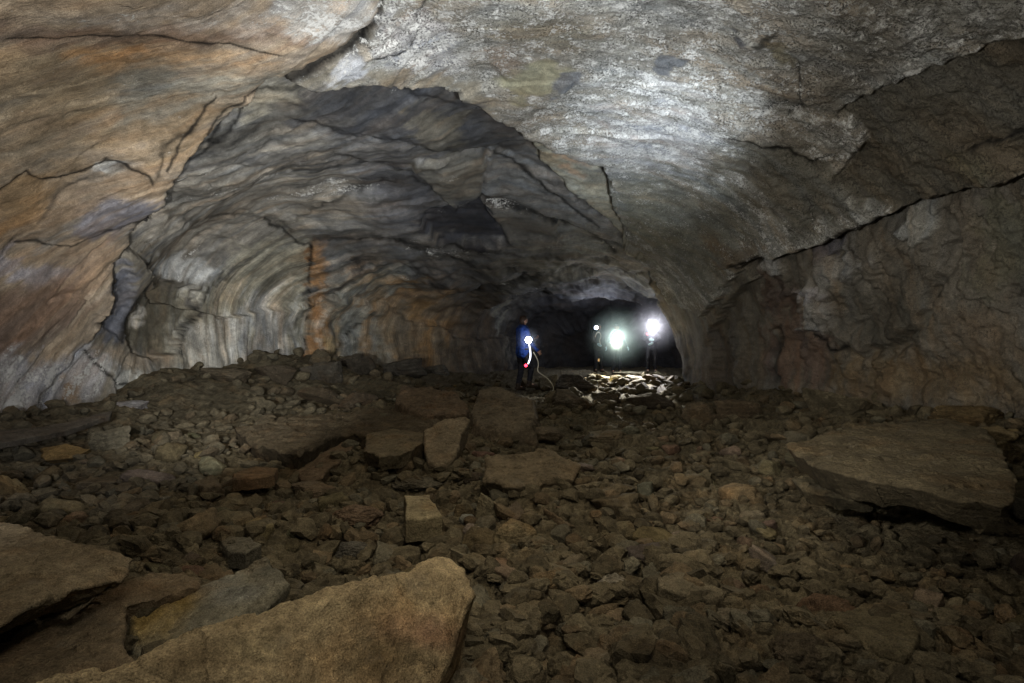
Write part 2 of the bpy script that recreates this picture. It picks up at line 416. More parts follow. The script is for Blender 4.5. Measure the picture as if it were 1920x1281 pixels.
# --- bright near ceiling, right of the main break and above the arch ledge
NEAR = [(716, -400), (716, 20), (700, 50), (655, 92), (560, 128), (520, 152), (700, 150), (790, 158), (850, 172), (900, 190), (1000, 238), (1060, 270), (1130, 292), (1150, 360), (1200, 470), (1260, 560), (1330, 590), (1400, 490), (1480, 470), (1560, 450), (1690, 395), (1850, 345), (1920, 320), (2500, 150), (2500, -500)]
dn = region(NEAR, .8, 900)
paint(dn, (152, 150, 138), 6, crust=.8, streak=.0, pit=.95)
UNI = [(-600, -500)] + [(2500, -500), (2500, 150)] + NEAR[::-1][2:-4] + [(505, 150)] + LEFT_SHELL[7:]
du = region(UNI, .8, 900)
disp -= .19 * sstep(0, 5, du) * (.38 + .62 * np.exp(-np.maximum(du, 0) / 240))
for pl, c, s, kw in [
    ([(700, 60), (720, 20), (800, 10), (850, 60), (880, 130), (800, 140), (700, 110)], (168, 170, 172), 16, dict(strength=.9, crust=1.0)),
    ([(520, 150), (640, 100), (760, 125), (900, 160), (960, 200), (900, 188), (800, 156), (700, 148)], (128, 118, 98), 10, dict(strength=.9, crust=.12, pit=.2)),
    ([(620, 110), (665, 98), (695, 120), (690, 140), (650, 138), (625, 130)], (176, 178, 180), 7, dict(strength=.9, crust=.8)),
    ([(660, 82), (695, 84), (690, 98), (672, 100)], (182, 168, 148), 4, dict(strength=.9, crust=.3)),
    ([(895, 30), (960, 0), (1100, 20), (1130, 60), (1040, 70), (930, 60)], (128, 122, 100), 26, dict(strength=.7, crust=.6)),
    ([(905, 85), (940, 60), (975, 80), (970, 120), (930, 120)], (160, 132, 112), 14, dict(strength=.7)),
    ([(960, 130), (1000, 110), (1075, 120), (1050, 150), (980, 165), (955, 150)], (146, 146, 112), 11, dict(strength=.9, crust=.08, pit=.05)),
    ([(1012, 158), (1040, 135), (1085, 118), (1092, 128), (1060, 155), (1030, 168)], (112, 118, 124), 4, dict(strength=.95, crust=.15, pit=.35)),
    ([(1218, 122), (1232, 108), (1262, 104), (1292, 106), (1280, 120), (1250, 128), (1225, 132)], (98, 104, 110), 4, dict(strength=.95, crust=.1, pit=.3)),
    ([(1375, 45), (1400, 50), (1412, 75), (1395, 78), (1378, 62)], (72, 74, 80), 5, dict(strength=.9, crust=.1)),
    ([(1410, 68), (1440, 48), (1462, 45), (1450, 62), (1425, 78)], (62, 60, 52), 4, dict(strength=.9, crust=0)),
    ([(1446, 70), (1475, 70), (1490, 120), (1470, 120), (1450, 95)], (136, 122, 82), 8, dict(strength=.8, crust=.2)),
    ([(1130, 200), (1240, 180), (1340, 220), (1330, 310), (1220, 330), (1130, 280)], (178, 178, 180), 45, dict(strength=.7, crust=.95, pit=.4)),
    ([(1060, 320), (1180, 300), (1360, 330), (1450, 430), (1400, 520), (1300, 520), (1200, 430)], (124, 124, 104), 40, dict(strength=.75, crust=.45, pit=.6)),
    ([(1290, 330), (1400, 340), (1520, 420), (1660, 380), (1640, 320), (1480, 260), (1380, 250)], (104, 98, 80), 30, dict(strength=.8, crust=.25, pit=.8)),
    ([(1130, 360), (1210, 350), (1290, 420), (1260, 480), (1190, 430)], (126, 118, 84), 26, dict(strength=.5)),
    ([(1340, 440), (1450, 440), (1430, 490), (1370, 500)], (128, 96, 66), 20, dict(strength=.6)),
    ([(1500, 90), (1700, 60), (1700, 130), (1560, 210), (1500, 180)], (132, 118, 98), 40, dict(strength=.6, crust=.5)),
]:
    paint(region(pl, 1.5, 120), c, s, **kw)
crack([(696, 96), (740, 90), (765, 78), (780, 50), (782, 15), (800, -20)], 2.4, .05)
crack([(520, 158), (600, 158), (700, 150), (765, 166), (792, 157), (850, 172), (900, 190), (960, 222), (1000, 240), (1060, 272), (1100, 285), (1140, 320)], 4.0, .14, .8, .85)
crack([(1500, 110), (1505, 170), (1510, 190), (1480, 215)], 3, .05)
crack([(1425, 215), (1450, 195), (1480, 185)], 3, .05)
crack([(1360, 242), (1400, 255), (1430, 268), (1480, 278), (1520, 304), (1560, 290)], 3.2, .07)
# darker, lower mass at the far right
DARKR = [(2500, -50), (1925, 58), (1860, 70), (1780, 105), (1700, 130), (1640, 162), (1600, 185), (1565, 212), (1600, 222), (1620, 260), (1580, 310), (1560, 330), (1600, 380), (1690, 395), (1850, 345), (1920, 320), (2500, 200)]
dd = region(DARKR, .9, 700)
recess(dd, .10, 5, .2, 90); paint(dd, (98, 90, 74), 6, crust=.14, pit=.8, streak=.2)
crack([(1925, 235), (1870, 255), (1830, 262)], 5, .15)
paint(region([(1760, 260), (1850, 265), (1880, 300), (1850, 325), (1790, 320)], 1.5, 80), (104, 98, 72), 16, .7)
# right wall under the long overhang
RW = [(1390, 486), (1440, 470), (1470, 480), (1560, 450), (1600, 425), (1690, 394), (1760, 380), (1850, 345), (1920, 322), (2600, 180), (2600, 1200), (1340, 1200), (1345, 720), (1330, 620), (1360, 560), (1410, 520)]
dr = region(RW, .8, 1200)
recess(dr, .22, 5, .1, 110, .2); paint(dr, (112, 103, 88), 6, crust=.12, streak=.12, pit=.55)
crack([(1390, 486), (1440, 470), (1470, 480), (1560, 450), (1600, 425), (1690, 394), (1760, 380), (1850, 345), (1930, 318)], 4, .22, 2.2, .8)
for pl, c, s, kw in [
    ([(1420, 590), (1490, 580), (1560, 640), (1540, 720), (1460, 720), (1430, 660)], (120, 88, 74), 26, dict(strength=.8)),
    ([(1270, 610), (1330, 600), (1380, 660), (1360, 740), (1270, 730)], (104, 90, 78), 20, dict(strength=.7)),
    ([(1690, 405), (1740, 400), (1742, 440), (1700, 455), (1680, 440)], (146, 144, 132), 7, dict(strength=.9, thick=.12)),
    ([(1420, 490), (1460, 488), (1465, 505), (1430, 515)], (168, 164, 154), 6, dict(strength=1, thick=.10)),
    ([(1486, 545), (1520, 530), (1560, 545), (1530, 560), (1495, 565)], (164, 160, 160), 6, dict(strength=1, thick=.12)),
    ([(1505, 570), (1545, 555), (1570, 580), (1560, 615), (1530, 615), (1510, 595)], (152, 148, 138), 8, dict(strength=1, thick=.14, crust=.4)),
    ([(1520, 470), (1570, 455), (1565, 480), (1530, 492)], (112, 110, 118), 6, dict(strength=.9, thick=.08)),
    ([(1450, 548), (1472, 546), (1470, 560), (1452, 560)], (150, 146, 138), 4, dict(strength=.9, thick=.07)),
    ([(1520, 500), (1600, 480), (1640, 490), (1570, 530), (1530, 525)], (144, 140, 130), 14, dict(strength=.9, thick=.06, crust=.45)),
    ([(1600, 540), (1680, 530), (1740, 580), (1760, 640), (1690, 680), (1610, 640)], (84, 80, 68), 30, dict(strength=.8)),
    ([(1560, 690), (1760, 660), (1900, 650), (1950, 740), (1700, 760), (1560, 740)], (118, 92, 56), 35, dict(strength=.8, streak=.3)),
    ([(1770, 560), (1920, 600), (1950, 680), (1790, 660)], (112, 92, 70), 24, dict(strength=.7)),
    ([(1840, 400), (2000, 390), (2000, 500), (1860, 540), (1800, 520)], (102, 98, 74), 22, dict(strength=.8, crust=.2)),
    ([(1430, 520), (1480, 540), (1500, 580), (1460, 590), (1420, 570)], (92, 66, 56), 16, dict(strength=.8)),
]:
    paint(region(pl, 1.6, 120), c, s, **kw)
recess(region([(1780, 400), (1800, 470), (1770, 560), (1760, 610), (1720, 640), (1690, 680), (1600, 700), (1560, 660), (1640, 640), (1720, 600), (1740, 480)], 1.5, 90), .16, 30, 1, 50)
crack([(1445, 615), (1450, 660), (1452, 710)], 6, .12, 1.5, .6)
crack([(1530, 625), (1570, 660), (1590, 650)], 3, .06)
# lumps on that wall
lm = sstep(-10, 40, dr)
f1, f2, hid, _, _ = voronoi2(flow_s * 2.6 + .5 * w1, arc0 * 2.6 + .5 * w2)
disp -= lm * (.17 * np.sqrt(np.clip(1 - (f1 / .75) ** 2, 0, 1)) * (.3 + hid)) * .55
f1, f2, hid, _, _ = voronoi2(flow_s * 6.5 + .9 * w3, arc0 * 6.5 + .9 * w4)
disp -= lm * .05 * np.sqrt(np.clip(1 - (f1 / .75) ** 2, 0, 1)) * (.2 + hid) * (.5 + sstep(-.3, .5, w1))

# --- inside the arch: dark, flaked rock
INNER = [(246, 470), (250, 432), (300, 378), (300, 345), (345, 300), (365, 265), (395, 240), (452, 215), (505, 155), (600, 158), (700, 150), (792, 157), (900, 190), (1000, 240), (1060, 272), (1130, 295), (1150, 360), (1200, 470), (1240, 560), (1240, 600), (900, 640), (640, 560), (420, 600), (300, 560)]
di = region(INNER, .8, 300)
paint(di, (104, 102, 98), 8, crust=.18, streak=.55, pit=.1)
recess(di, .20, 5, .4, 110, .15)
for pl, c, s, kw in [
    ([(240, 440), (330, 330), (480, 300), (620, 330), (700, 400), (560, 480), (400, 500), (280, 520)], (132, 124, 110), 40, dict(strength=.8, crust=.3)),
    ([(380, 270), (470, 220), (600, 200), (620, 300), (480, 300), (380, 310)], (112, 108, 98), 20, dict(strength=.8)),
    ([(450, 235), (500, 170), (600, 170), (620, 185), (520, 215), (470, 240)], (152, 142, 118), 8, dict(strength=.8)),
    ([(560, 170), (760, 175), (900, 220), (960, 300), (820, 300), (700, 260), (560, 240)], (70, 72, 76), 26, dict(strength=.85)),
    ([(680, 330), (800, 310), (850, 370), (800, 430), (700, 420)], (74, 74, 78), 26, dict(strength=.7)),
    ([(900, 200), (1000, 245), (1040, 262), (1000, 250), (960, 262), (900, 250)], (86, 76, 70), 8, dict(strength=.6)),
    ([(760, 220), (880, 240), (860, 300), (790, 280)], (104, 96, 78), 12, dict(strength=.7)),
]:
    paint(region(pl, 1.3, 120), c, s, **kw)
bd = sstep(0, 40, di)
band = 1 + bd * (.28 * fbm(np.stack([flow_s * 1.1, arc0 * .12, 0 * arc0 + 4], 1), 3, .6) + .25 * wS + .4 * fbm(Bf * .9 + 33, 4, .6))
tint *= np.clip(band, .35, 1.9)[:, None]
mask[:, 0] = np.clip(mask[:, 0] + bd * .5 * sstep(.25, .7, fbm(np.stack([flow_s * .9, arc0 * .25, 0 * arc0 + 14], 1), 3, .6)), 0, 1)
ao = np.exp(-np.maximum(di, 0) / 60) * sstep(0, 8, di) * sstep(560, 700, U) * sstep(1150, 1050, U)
tint *= (1 - .35 * ao)[:, None]  # shade under the arch ledge painted into the tint
# slabs hanging inside the arch
s1 = region([(778, 302), (830, 306), (905, 300), (912, 330), (900, 380), (868, 384), (850, 392), (836, 378), (800, 345), (772, 325)], .35, 200)
paint(s1, (106, 102, 90), 6, .85, streak=.4); disp -= .13 * sstep(0, 4, s1)
s2 = region([(905, 380), (960, 392), (1048, 420), (1046, 460), (1000, 474), (955, 462), (925, 420)], .35, 200)
paint(s2, (108, 104, 96), 4, streak=.2); disp -= .10 * sstep(0, 4, s2)
s3 = region([(995, 268), (1020, 256), (1060, 272), (1090, 285), (1130, 320), (1160, 400), (1230, 480), (1170, 440), (1100, 370), (1060, 345), (1028, 318), (1012, 312)], .35, 200)
paint(s3, (150, 144, 120), 5, crust=.35, streak=.15, pit=.2); disp -= .15 * sstep(0, 4, s3)
s4 = region([(915, 300), (960, 315), (1060, 350), (1140, 420), (1185, 480), (1100, 440), (1000, 400), (905, 375)], .35, 200)
paint(s4, (116, 118, 116), 5, crust=.35, streak=.4); disp -= .05 * sstep(0, 4, s4)
s5 = region([(1045, 425), (1090, 435), (1140, 470), (1135, 485), (1060, 470)], .4, 120)
paint(s5, (124, 128, 124), 4, crust=.2, pit=.1)
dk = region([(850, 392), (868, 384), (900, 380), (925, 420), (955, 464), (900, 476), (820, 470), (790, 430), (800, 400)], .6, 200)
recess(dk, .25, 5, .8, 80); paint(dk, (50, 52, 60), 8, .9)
paint(region([(1040, 275), (1100, 290), (1110, 310), (1060, 318)], 1.5, 80), (166, 118, 84), 8, .7)
crack([(905, 378), (950, 392), (1010, 405), (1060, 430), (1100, 440), (1150, 480)], 3, .08, .8)
crack([(925, 310), (960, 325), (1010, 345), (1060, 375), (1120, 430)], 2.4, .05, .8)
# layered ledges deeper in
for pts, a in [([(640, 300), (760, 330), (860, 395)], .1), ([(560, 240), (680, 262), (760, 268), (860, 300)], .1), ([(600, 470), (700, 465), (830, 475), (950, 480), (1050, 490), (1150, 500)], .14),
               ([(700, 450), (780, 480), (900, 510), (980, 525), (1100, 520)], .12), ([(660, 500), (760, 520), (850, 545), (900, 560)], .1), ([(880, 560), (980, 540), (1080, 535), (1200, 520)], .14),
               ([(480, 200), (600, 180), (700, 178), (820, 210)], .06), ([(800, 175), (860, 200), (930, 215), (960, 225)], .06), ([(560, 430), (600, 400), (660, 370), (740, 350)], .08), ([(420, 380), (520, 340), (640, 322)], .05),
               ([(330, 420), (430, 410), (520, 420), (550, 450)], .05), ([(280, 300), (300, 250), (360, 215)], .03)]:
    crack(pts, 4, a, 1.8, .6)
# --- left wall, lower part
for pl, c, s, kw in [
    ([(240, 455), (300, 470), (420, 500), (380, 600), (350, 690), (250, 660), (180, 600), (200, 530)], (108, 100, 86), 14, dict(strength=.9, streak=.4, pit=.1)),
    ([(300, 480), (412, 505), (410, 540), (350, 530), (295, 510)], (170, 172, 168), 7, dict(strength=.85, crust=.5)),
    ([(245, 560), (320, 525), (385, 560), (370, 620), (340, 670), (270, 650), (240, 610)], (98, 90, 72), 10, dict(strength=.9, streak=.2)),
    ([(190, 540), (240, 500), (245, 560), (235, 640), (180, 620)], (92, 96, 108), 10, dict(strength=.85)),
    ([(275, 600), (285, 570), (292, 585), (280, 602), (298, 608), (296, 616), (274, 608)], (170, 162, 148), 3, dict(strength=.9)),
    ([(-300, 700), (60, 660), (150, 650), (215, 680), (200, 740), (60, 790), (-300, 860)], (178, 176, 178), 22, dict(strength=.9, crust=.9, streak=.6, pit=.3)),
    ([(200, 690), (270, 700), (330, 690), (310, 730), (240, 740), (215, 720)], (168, 170, 162), 10, dict(strength=.85, crust=.8)),
    ([(180, 650), (250, 660), (350, 672), (340, 682), (240, 690)], (150, 130, 108), 7, dict(strength=.8)),
    ([(-200, 780), (60, 770), (200, 750), (80, 810), (-200, 850)], (140, 104, 62), 12, dict(strength=.7)),
    ([(136, 715), (170, 712), (160, 755), (140, 752)], (166, 128, 88), 7, dict(strength=.8)),
    ([(350, 620), (400, 540), (450, 480), (560, 450), (600, 480), (580, 600), (590, 740), (340, 740)], (144, 138, 116), 20, dict(strength=.95, streak=1.0, crust=.3, pit=.1)),
    ([(440, 600), (480, 560), (530, 570), (545, 740), (440, 740)], (176, 176, 172), 18, dict(strength=.8, streak=1.0, crust=.55)),
    ([(360, 620), (400, 590), (440, 600), (450, 740), (350, 740)], (162, 158, 148), 16, dict(strength=.7, streak=1.0, crust=.5)),
    ([(590, 478), (622, 475), (616, 560), (606, 640), (596, 740), (562, 740), (575, 640), (588, 560)], (168, 108, 48), 8, dict(strength=.95, streak=.9)),
    ([(625, 490), (665, 480), (650, 530), (630, 560), (612, 540)], (120, 118, 108), 6, dict(strength=.9)),
    ([(622, 560), (700, 500), (760, 500), (740, 740), (610, 740)], (138, 132, 112), 16, dict(strength=.9, streak=.9, crust=.25)),
    ([(600, 640), (640, 620), (648, 740), (600, 740)], (176, 140, 78), 10, dict(strength=.8, streak=.9)),
    ([(700, 560), (740, 540), (790, 540), (860, 560), (880, 740), (710, 740)], (126, 98, 66), 22, dict(strength=.7, streak=1.0)),
    ([(640, 560), (690, 545), (710, 600), (690, 740), (650, 740)], (132, 134, 124), 10, dict(strength=.8, streak=.9)),
    ([(720, 515), (770, 520), (775, 560), (735, 570)], (124, 126, 116), 8, dict(strength=.9)),
    ([(850, 560), (940, 560), (960, 740), (870, 740)], (94, 76, 60), 18, dict(strength=.8, streak=.6)),
    ([(600, 440), (760, 470), (900, 520), (880, 560), (740, 530), (620, 500)], (84, 84, 84), 18, dict(strength=.7)),
    ([(925, 585), (945, 572), (975, 572), (960, 585), (940, 605), (930, 620)], (140, 138, 124), 3, dict(strength=.9)),
    ([(960, 620), (1000, 570), (1100, 545), (1240, 560), (1300, 640), (1300, 760), (960, 760)], (62, 60, 62), 12, dict(strength=.9, streak=.2)),
]:
    paint(region(pl, 1.2, 150), c, s, **kw)
niche = region([(240, 590), (255, 545), (320, 522), (400, 545), (370, 600), (345, 665), (300, 680), (240, 650)], .8, 150)
recess(niche, .22, 8, 1, 100)
recess(region([(180, 560), (215, 480), (245, 470), (240, 560), (235, 640), (185, 610)], .8, 100), .12, 10, 1, 100)
crack([(246, 470), (200, 525), (190, 570), (172, 620), (140, 660)], 2.4, .06)
crack([(285, 480), (262, 540), (240, 580), (232, 640)], 2.6, .07)
crack([(420, 510), (388, 570), (362, 610), (348, 665)], 3.0, .08)
crack([(590, 478), (560, 470), (545, 455), (500, 420)], 2.2, .05)
crack([(160, 655), (220, 720), (250, 722), (300, 715)], 2.6, .06)
crack([(590, 480), (580, 560), (570, 650), (560, 690)], 2.4, .06)
crack([(705, 585), (640, 640), (620, 680)], 2.4, .08)
# curtains of rock down the left wall
cur = np.maximum(region([(340, 480), (600, 440), (900, 540), (1000, 760), (300, 760)], 1, 100), -60)
ck = sstep(-20, 50, cur)
disp += ck * (.08 * perlin(np.stack([flow_s * 1.9, arc0 * .25, arc0 * 0], 1)) + .05 * perlin(np.stack([flow_s * 5.2 + .3 * w1, arc0 * .5, arc0 * 0 + 7], 1)) + .018 * perlin(np.stack([flow_s * 15, arc0 * .9, arc0 * 0 + 3], 1)))

for a in CR: crack_now(*a)
P = Bf
# water streaks and rust runs down the back left wall
wob = .10 * w1 + .03 * w3
sA = fbm(np.stack([(flow_s + wob) * 9, arc0 * .45, 0 * arc0 + 9], 1), 4, .65); sB = fbm(np.stack([(flow_s + wob) * 2.2, arc0 * .35, 0 * arc0 + 31], 1), 3, .6)
mot = fbm(P * 1.3 + 70, 4, .6)
tint *= np.clip(1 + ck * (.38 * sA * (.5 + sstep(-.3, .4, mot)) + .18 * sB + .30 * mot), .4, 1.9)[:, None]
rust = ck * sstep(-.02, .55, sB * .7 + .45 * mot + .35 * sA) * (sstep(570, 620, U) * sstep(900, 820, U) * sstep(460, 560, Vv)) * .75
tint[:] = tint * (1 - rust[:, None]) + lin((146, 102, 54), .2) * rust[:, None]
pale = ck * sstep(.0, .6, sA * .6 + .5 * mot) * sstep(330, 380, U) * sstep(760, 600, U) * sstep(470, 560, Vv) * .6
tint[:] = tint * (1 - pale[:, None]) + lin((188, 186, 176), .2) * pale[:, None]
# --- overall relief
P = Bf
disp += .17 * fbm(P * .42 + 5, 2)
rough_right = .35 + .65 * sstep(1250, 1700, U) * front
disp += .05 * fbm(P * 1.7 + 3, 3) * (.25 + 1.2 * rough_right + .4 * sstep(0, 60, di) * (1 - ck))
farm = sstep(12.5, 16, Y)
disp += farm * (.30 * fbm(P * .55 + 50, 4) + .10 * np.abs(perlin(P * 2.3)))
disp += .022 * fbm(P * 8.5, 4, .65) * (.05 + rough_right * sstep(900, 1200, U) + .15 * sstep(0, 60, di))
# spalled plates: cells with their own level, long across the flow
pl_amt = (1 - .75 * sstep(1000, 1350, U) * front) * (1 - .45 * sstep(0, 30, d0)) * (1 - .85 * ck)
wA = .35 * w1; wB = .35 * w2
wl1 = perlin(P * .8 + 61); wl2 = perlin(P * .8 + 87)
for sc, am, cut in ((.85, .085, .5), (1.9, .034, .5), (4.4, .007, .5)):
    f1, f2, hid, _, _ = voronoi2(flow_s * sc * 1.35 + .30 * wl1 * sc, arc0 * sc * .34 + .2 * wl2 * sc)
    lev = np.where(hid > cut, (hid - cut) / (1 - cut), 0)
    gate = .4 + .6 * sstep(-.1, .25, w2)
    disp += am * lev * pl_amt * gate
    tint *= (1 - .10 * (hid - .5) * pl_amt)[:, None]
# strata steps
ph = flow_s * 2.0 + .9 * w1 + .08 * w3
st = ph - np.floor(ph)
disp += .014 * (1 - ck) * sstep(-10, 60, di) * (sstep(.82, .98, st) - st * .9) * sstep(1100, 500, U) * sstep(11, 8, Y) * (.3 + .7 * sstep(-.2, .4, w1))

Vc = Bf + Nn * disp[:, None]
Fc = grid_faces(NR, NC)[:, ::-1]
cuts = [(0, int(NC * .30)), (int(NC * .30), int(NC * .72)), (int(NC * .72), NC - 1)]
G3 = lambda A: A.reshape(NR, NC, -1)
for (c0, c1), nm, lb in zip(cuts, ('wall_left', 'ceiling', 'wall_right'),
        ('curved cave wall with pale mineral curtains and orange stains', 'arched lava cave roof with pale crust, broken by a long dark crack', 'dark lumpy cave wall under a long overhang')):
    V_ = G3(Vc)[:, c0:c1 + 1].reshape(-1, 3)
    me = mesh_np(nm, V_, grid_faces(NR, c1 - c0 + 1)[:, ::-1], M_CAVE, True, np.clip(G3(tint)[:, c0:c1 + 1].reshape(-1, 3), 0, 1), G3(flow)[:, c0:c1 + 1].reshape(-1, 3), np.clip(G3(mask)[:, c0:c1 + 1].reshape(-1, 3), 0, 1))
    tag(obj(nm, me), lb, 'cave rock', kind='structure')
print('shell', NR, NC, round(time.time() - T0, 1))

# ------------------------------------------------------------------ floor
def ground_base(x, y):
    """broad shape of the floor, metres above z = 0"""
    x = np.asarray(x, np.float32); y = np.asarray(y, np.float32)
    g = .02 + .006 * np.clip(y, 0, 20)
    g = g + .22 * sstep(3.6, 6.4, -x) * sstep(4, 7, y) + .42 * sstep(3.2, 6.0, -x) * sstep(8.3, 10.6, y) * sstep(17, 13, y)
    g = g + .42 * sstep(3.2, 5.6, x) * sstep(16, 12, y)
    g = g + .45 * sstep(-1.5, -4.5, x) * sstep(11, 15, y) * sstep(24, 17, y)
    g = g + .22 * np.exp(-(((x + .6) / 2.2) ** 2 + ((y - 9.6) / 1.6) ** 2)) + .12 * np.exp(-(((x - 3) / 1.6) ** 2 + ((y - 14.5) / 1.2) ** 2))
    return g

def ground_z(x, y):
    x = np.atleast_1d(np.asarray(x, np.float32)); y = np.atleast_1d(np.asarray(y, np.float32))
    g = ground_base(x, y)
    p = np.stack([x, y, 0 * x], 1)
    return g + .13 * fbm(p * .7 + 2, 3)
def gz(x, y): return float(ground_z(x, y)[0])

def rayg(u, v):
    """where the sight line through a photo pixel meets the floor"""
    y = 1.2
    t = np.arange(1.2, 32, .02)
    zz = CH - (v - 640) / F * t; g = ground_z((u - 960) / F * t, t)
    i = np.argmax(zz < g) if np.any(zz < g) else len(t) - 1
    return float(t[i])

rows = [-6.0]
while rows[-1] < 34:
    y = rows[-1]
    d = .1 if y < 1.0 else (max(.0065, y * y / 1500.) if y < 22 else .3)
    rows.append(y + d)
rows = np.array(rows, np.float32); gR = len(rows); gC = 900
t = np.linspace(-1, 1, gC)
xs = np.outer(np.ones(gR), t) 
wnear = sstep(9, 2, rows)[:, None]
half = (8.6 + 0 * rows)[:, None]
XX = half * (wnear * (.3 * xs + .7 * xs ** 3) + (1 - wnear) * xs) + .09 * np.maximum(rows, 0)[:, None] * 1.0
YY = np.repeat(rows[:, None], gC, 1)
gx, gy = XX.ravel().astype(np.float32), YY.ravel().astype(np.float32)
gzv = ground_z(gx, gy)
gp = np.stack([gx, gy, 0 * gx], 1)
n1 = fbm(gp * 2.2, 4); n2 = fbm(gp * 2.2 + 30, 3)
gcol = np.tile(lin((106, 93, 70)), (len(gx), 1))
calm = 1 - .55 * sstep(1.2, 3.2, gx) * sstep(8.5, 5, gy) * sstep(.0, .4, n2 + .35)
hh = gzv + .03 * n1
for sc, am in ((3.1, .035), (6.2, .036), (13, .024), (27, .012)):
    f1, f2, hid, ox, oy = voronoi2(gx * sc + .35 * n1, gy * sc * 1.1 + .35 * n2)
    keep = hash2((hid * 9999).astype(np.int64), (hid * 77777).astype(np.int64), 5)
    tilt = (ox * (hid - .5) + oy * (keep - .5)) * 1.2
    rr = .55 + .25 * keep
    dome = np.clip(1 - (f1 / rr) ** 2, 0, 1) ** .38
    flat = sstep(0, .09, f2 - f1)
    hh += calm * am * (dome * .7 + flat * .3) * (.15 + .85 * hid) * (1 + tilt) * (keep > .3)
    gcol *= (1 + .28 * (hid - .5) * (keep > .3))[:, None]
    gcol *= (.72 + .28 * sstep(0, .12, f2 - f1))[:, None]
hh += .014 * fbm(gp * 16, 4, .6)
grey = .6 * sstep(2.2, 4.5, -gx) * sstep(2.5, 5, gy)
gcol = gcol * (1 - .5 * grey[:, None]) + lin((100, 96, 84)) * (.5 * grey[:, None]) * (gcol / lin((106, 93, 70)))
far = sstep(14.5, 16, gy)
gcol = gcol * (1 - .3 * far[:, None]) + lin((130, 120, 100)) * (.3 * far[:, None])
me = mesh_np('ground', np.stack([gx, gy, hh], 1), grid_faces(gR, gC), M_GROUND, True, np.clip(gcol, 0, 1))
tag(obj('ground', me), 'brown dirt cave floor covered in broken stone', 'ground', kind='structure')
print('ground', gR, gC, round(time.time() - T0, 1))

# ------------------------------------------------------------------ loose rocks
def ico(sub):
    import bmesh
    bm = bmesh.new(); bmesh.ops.create_icosphere(bm, subdivisions=sub, radius=1)
    V = np.array([v.co[:] for v in bm.verts], np.float32); Fi = np.array([[l.index for l in f.verts] for f in bm.faces], np.int32); bm.free()
    return V / np.linalg.norm(V, axis=1)[:, None], Fi
ICO = {k: ico(k) for k in (2, 3, 4, 6)}

def rock_verts(sub, seed, style, size=(1, 1, 1), detail=1.0, scale_m=.3):
    """a faceted lump; style: angular, rounded, slab, wedge, pitted. Returns verts scaled to size (full extents)."""
    r = np.random.default_rng(seed); D, Fi = ICO[sub]
    nplanes = dict(angular=15, rounded=26, slab=14, wedge=11, pitted=30)[style]
    N = r.normal(size=(nplanes, 3)); N /= np.linalg.norm(N, axis=1)[:, None]
    h = r.uniform(.55, 1.0, nplanes) if style in ('angular', 'wedge', 'slab') else r.uniform(.8, 1.0, nplanes)
    if style in ('slab', 'wedge'):
        N[0] = (r.normal() * .12, r.normal() * .12, 1); N[1] = (r.normal() * .12, r.normal() * .12, -1)
        N[:2] /= np.linalg.norm(N[:2], axis=1)[:, None]; h[:2] = .45
        N[2:, 2] *= .35; N[2:] /= np.linalg.norm(N[2:], axis=1)[:, None]
        if style == 'wedge': N[0] = (.42, .1, .9); N[0] /= np.linalg.norm(N[0]); h[0] = .3
    dots = D @ N.T
    inv = np.where(dots > .02, dots / h, 0)
    p = dict(angular=34, slab=34, wedge=40, rounded=14, pitted=10)[style]
    rad = 1 / (np.sum(inv ** p, 1) ** (1 / p) + 1e-6); rad = np.minimum(rad, 1.6)
    V = D * rad[:, None]
    ofs = r.uniform(0, 90, 3)
    nrm = D
    if style == 'slab':
        lay = np.sin(V[:, 2] * 34 + 3 * perlin(V * 1.5 + ofs)); V = V + nrm * ((.02 * lay) * (1 - np.abs(nrm[:, 2])))[:, None]
    V = V + nrm * (.10 * perlin(V * 1.3 + ofs) + .06 * detail * fbm(V * 3.2 + ofs, 4, .58))[:, None]
    if style == 'pitted':
        V = V - nrm * (.09 * np.clip(fbm(V * 5 + ofs, 3, .6, ridged=False), -.3, 1) + .05 * np.abs(perlin(V * 11 + ofs)))[:, None]
    if sub >= 6:
        V = V + nrm * (.010 * fbm(V * 16 + ofs, 3, .6))[:, None]
    e = V.max(0) - V.min(0); c = (V.max(0) + V.min(0)) / 2
    return (V - c) / e * np.array(size, np.float32), Fi

def new_rock(name, me, loc, rot, colr, label, cat='rock', group=None):
    o = obj(name, me); o.location = loc; o.rotation_euler = rot
    c = lin(colr); o.color = (float(c[0]), float(c[1]), float(c[2]), 1)
    tag(o, label, cat, group); return o

occupied = []     # (x, y, r) footprints
landmarks = []    # (x, y, phrase)

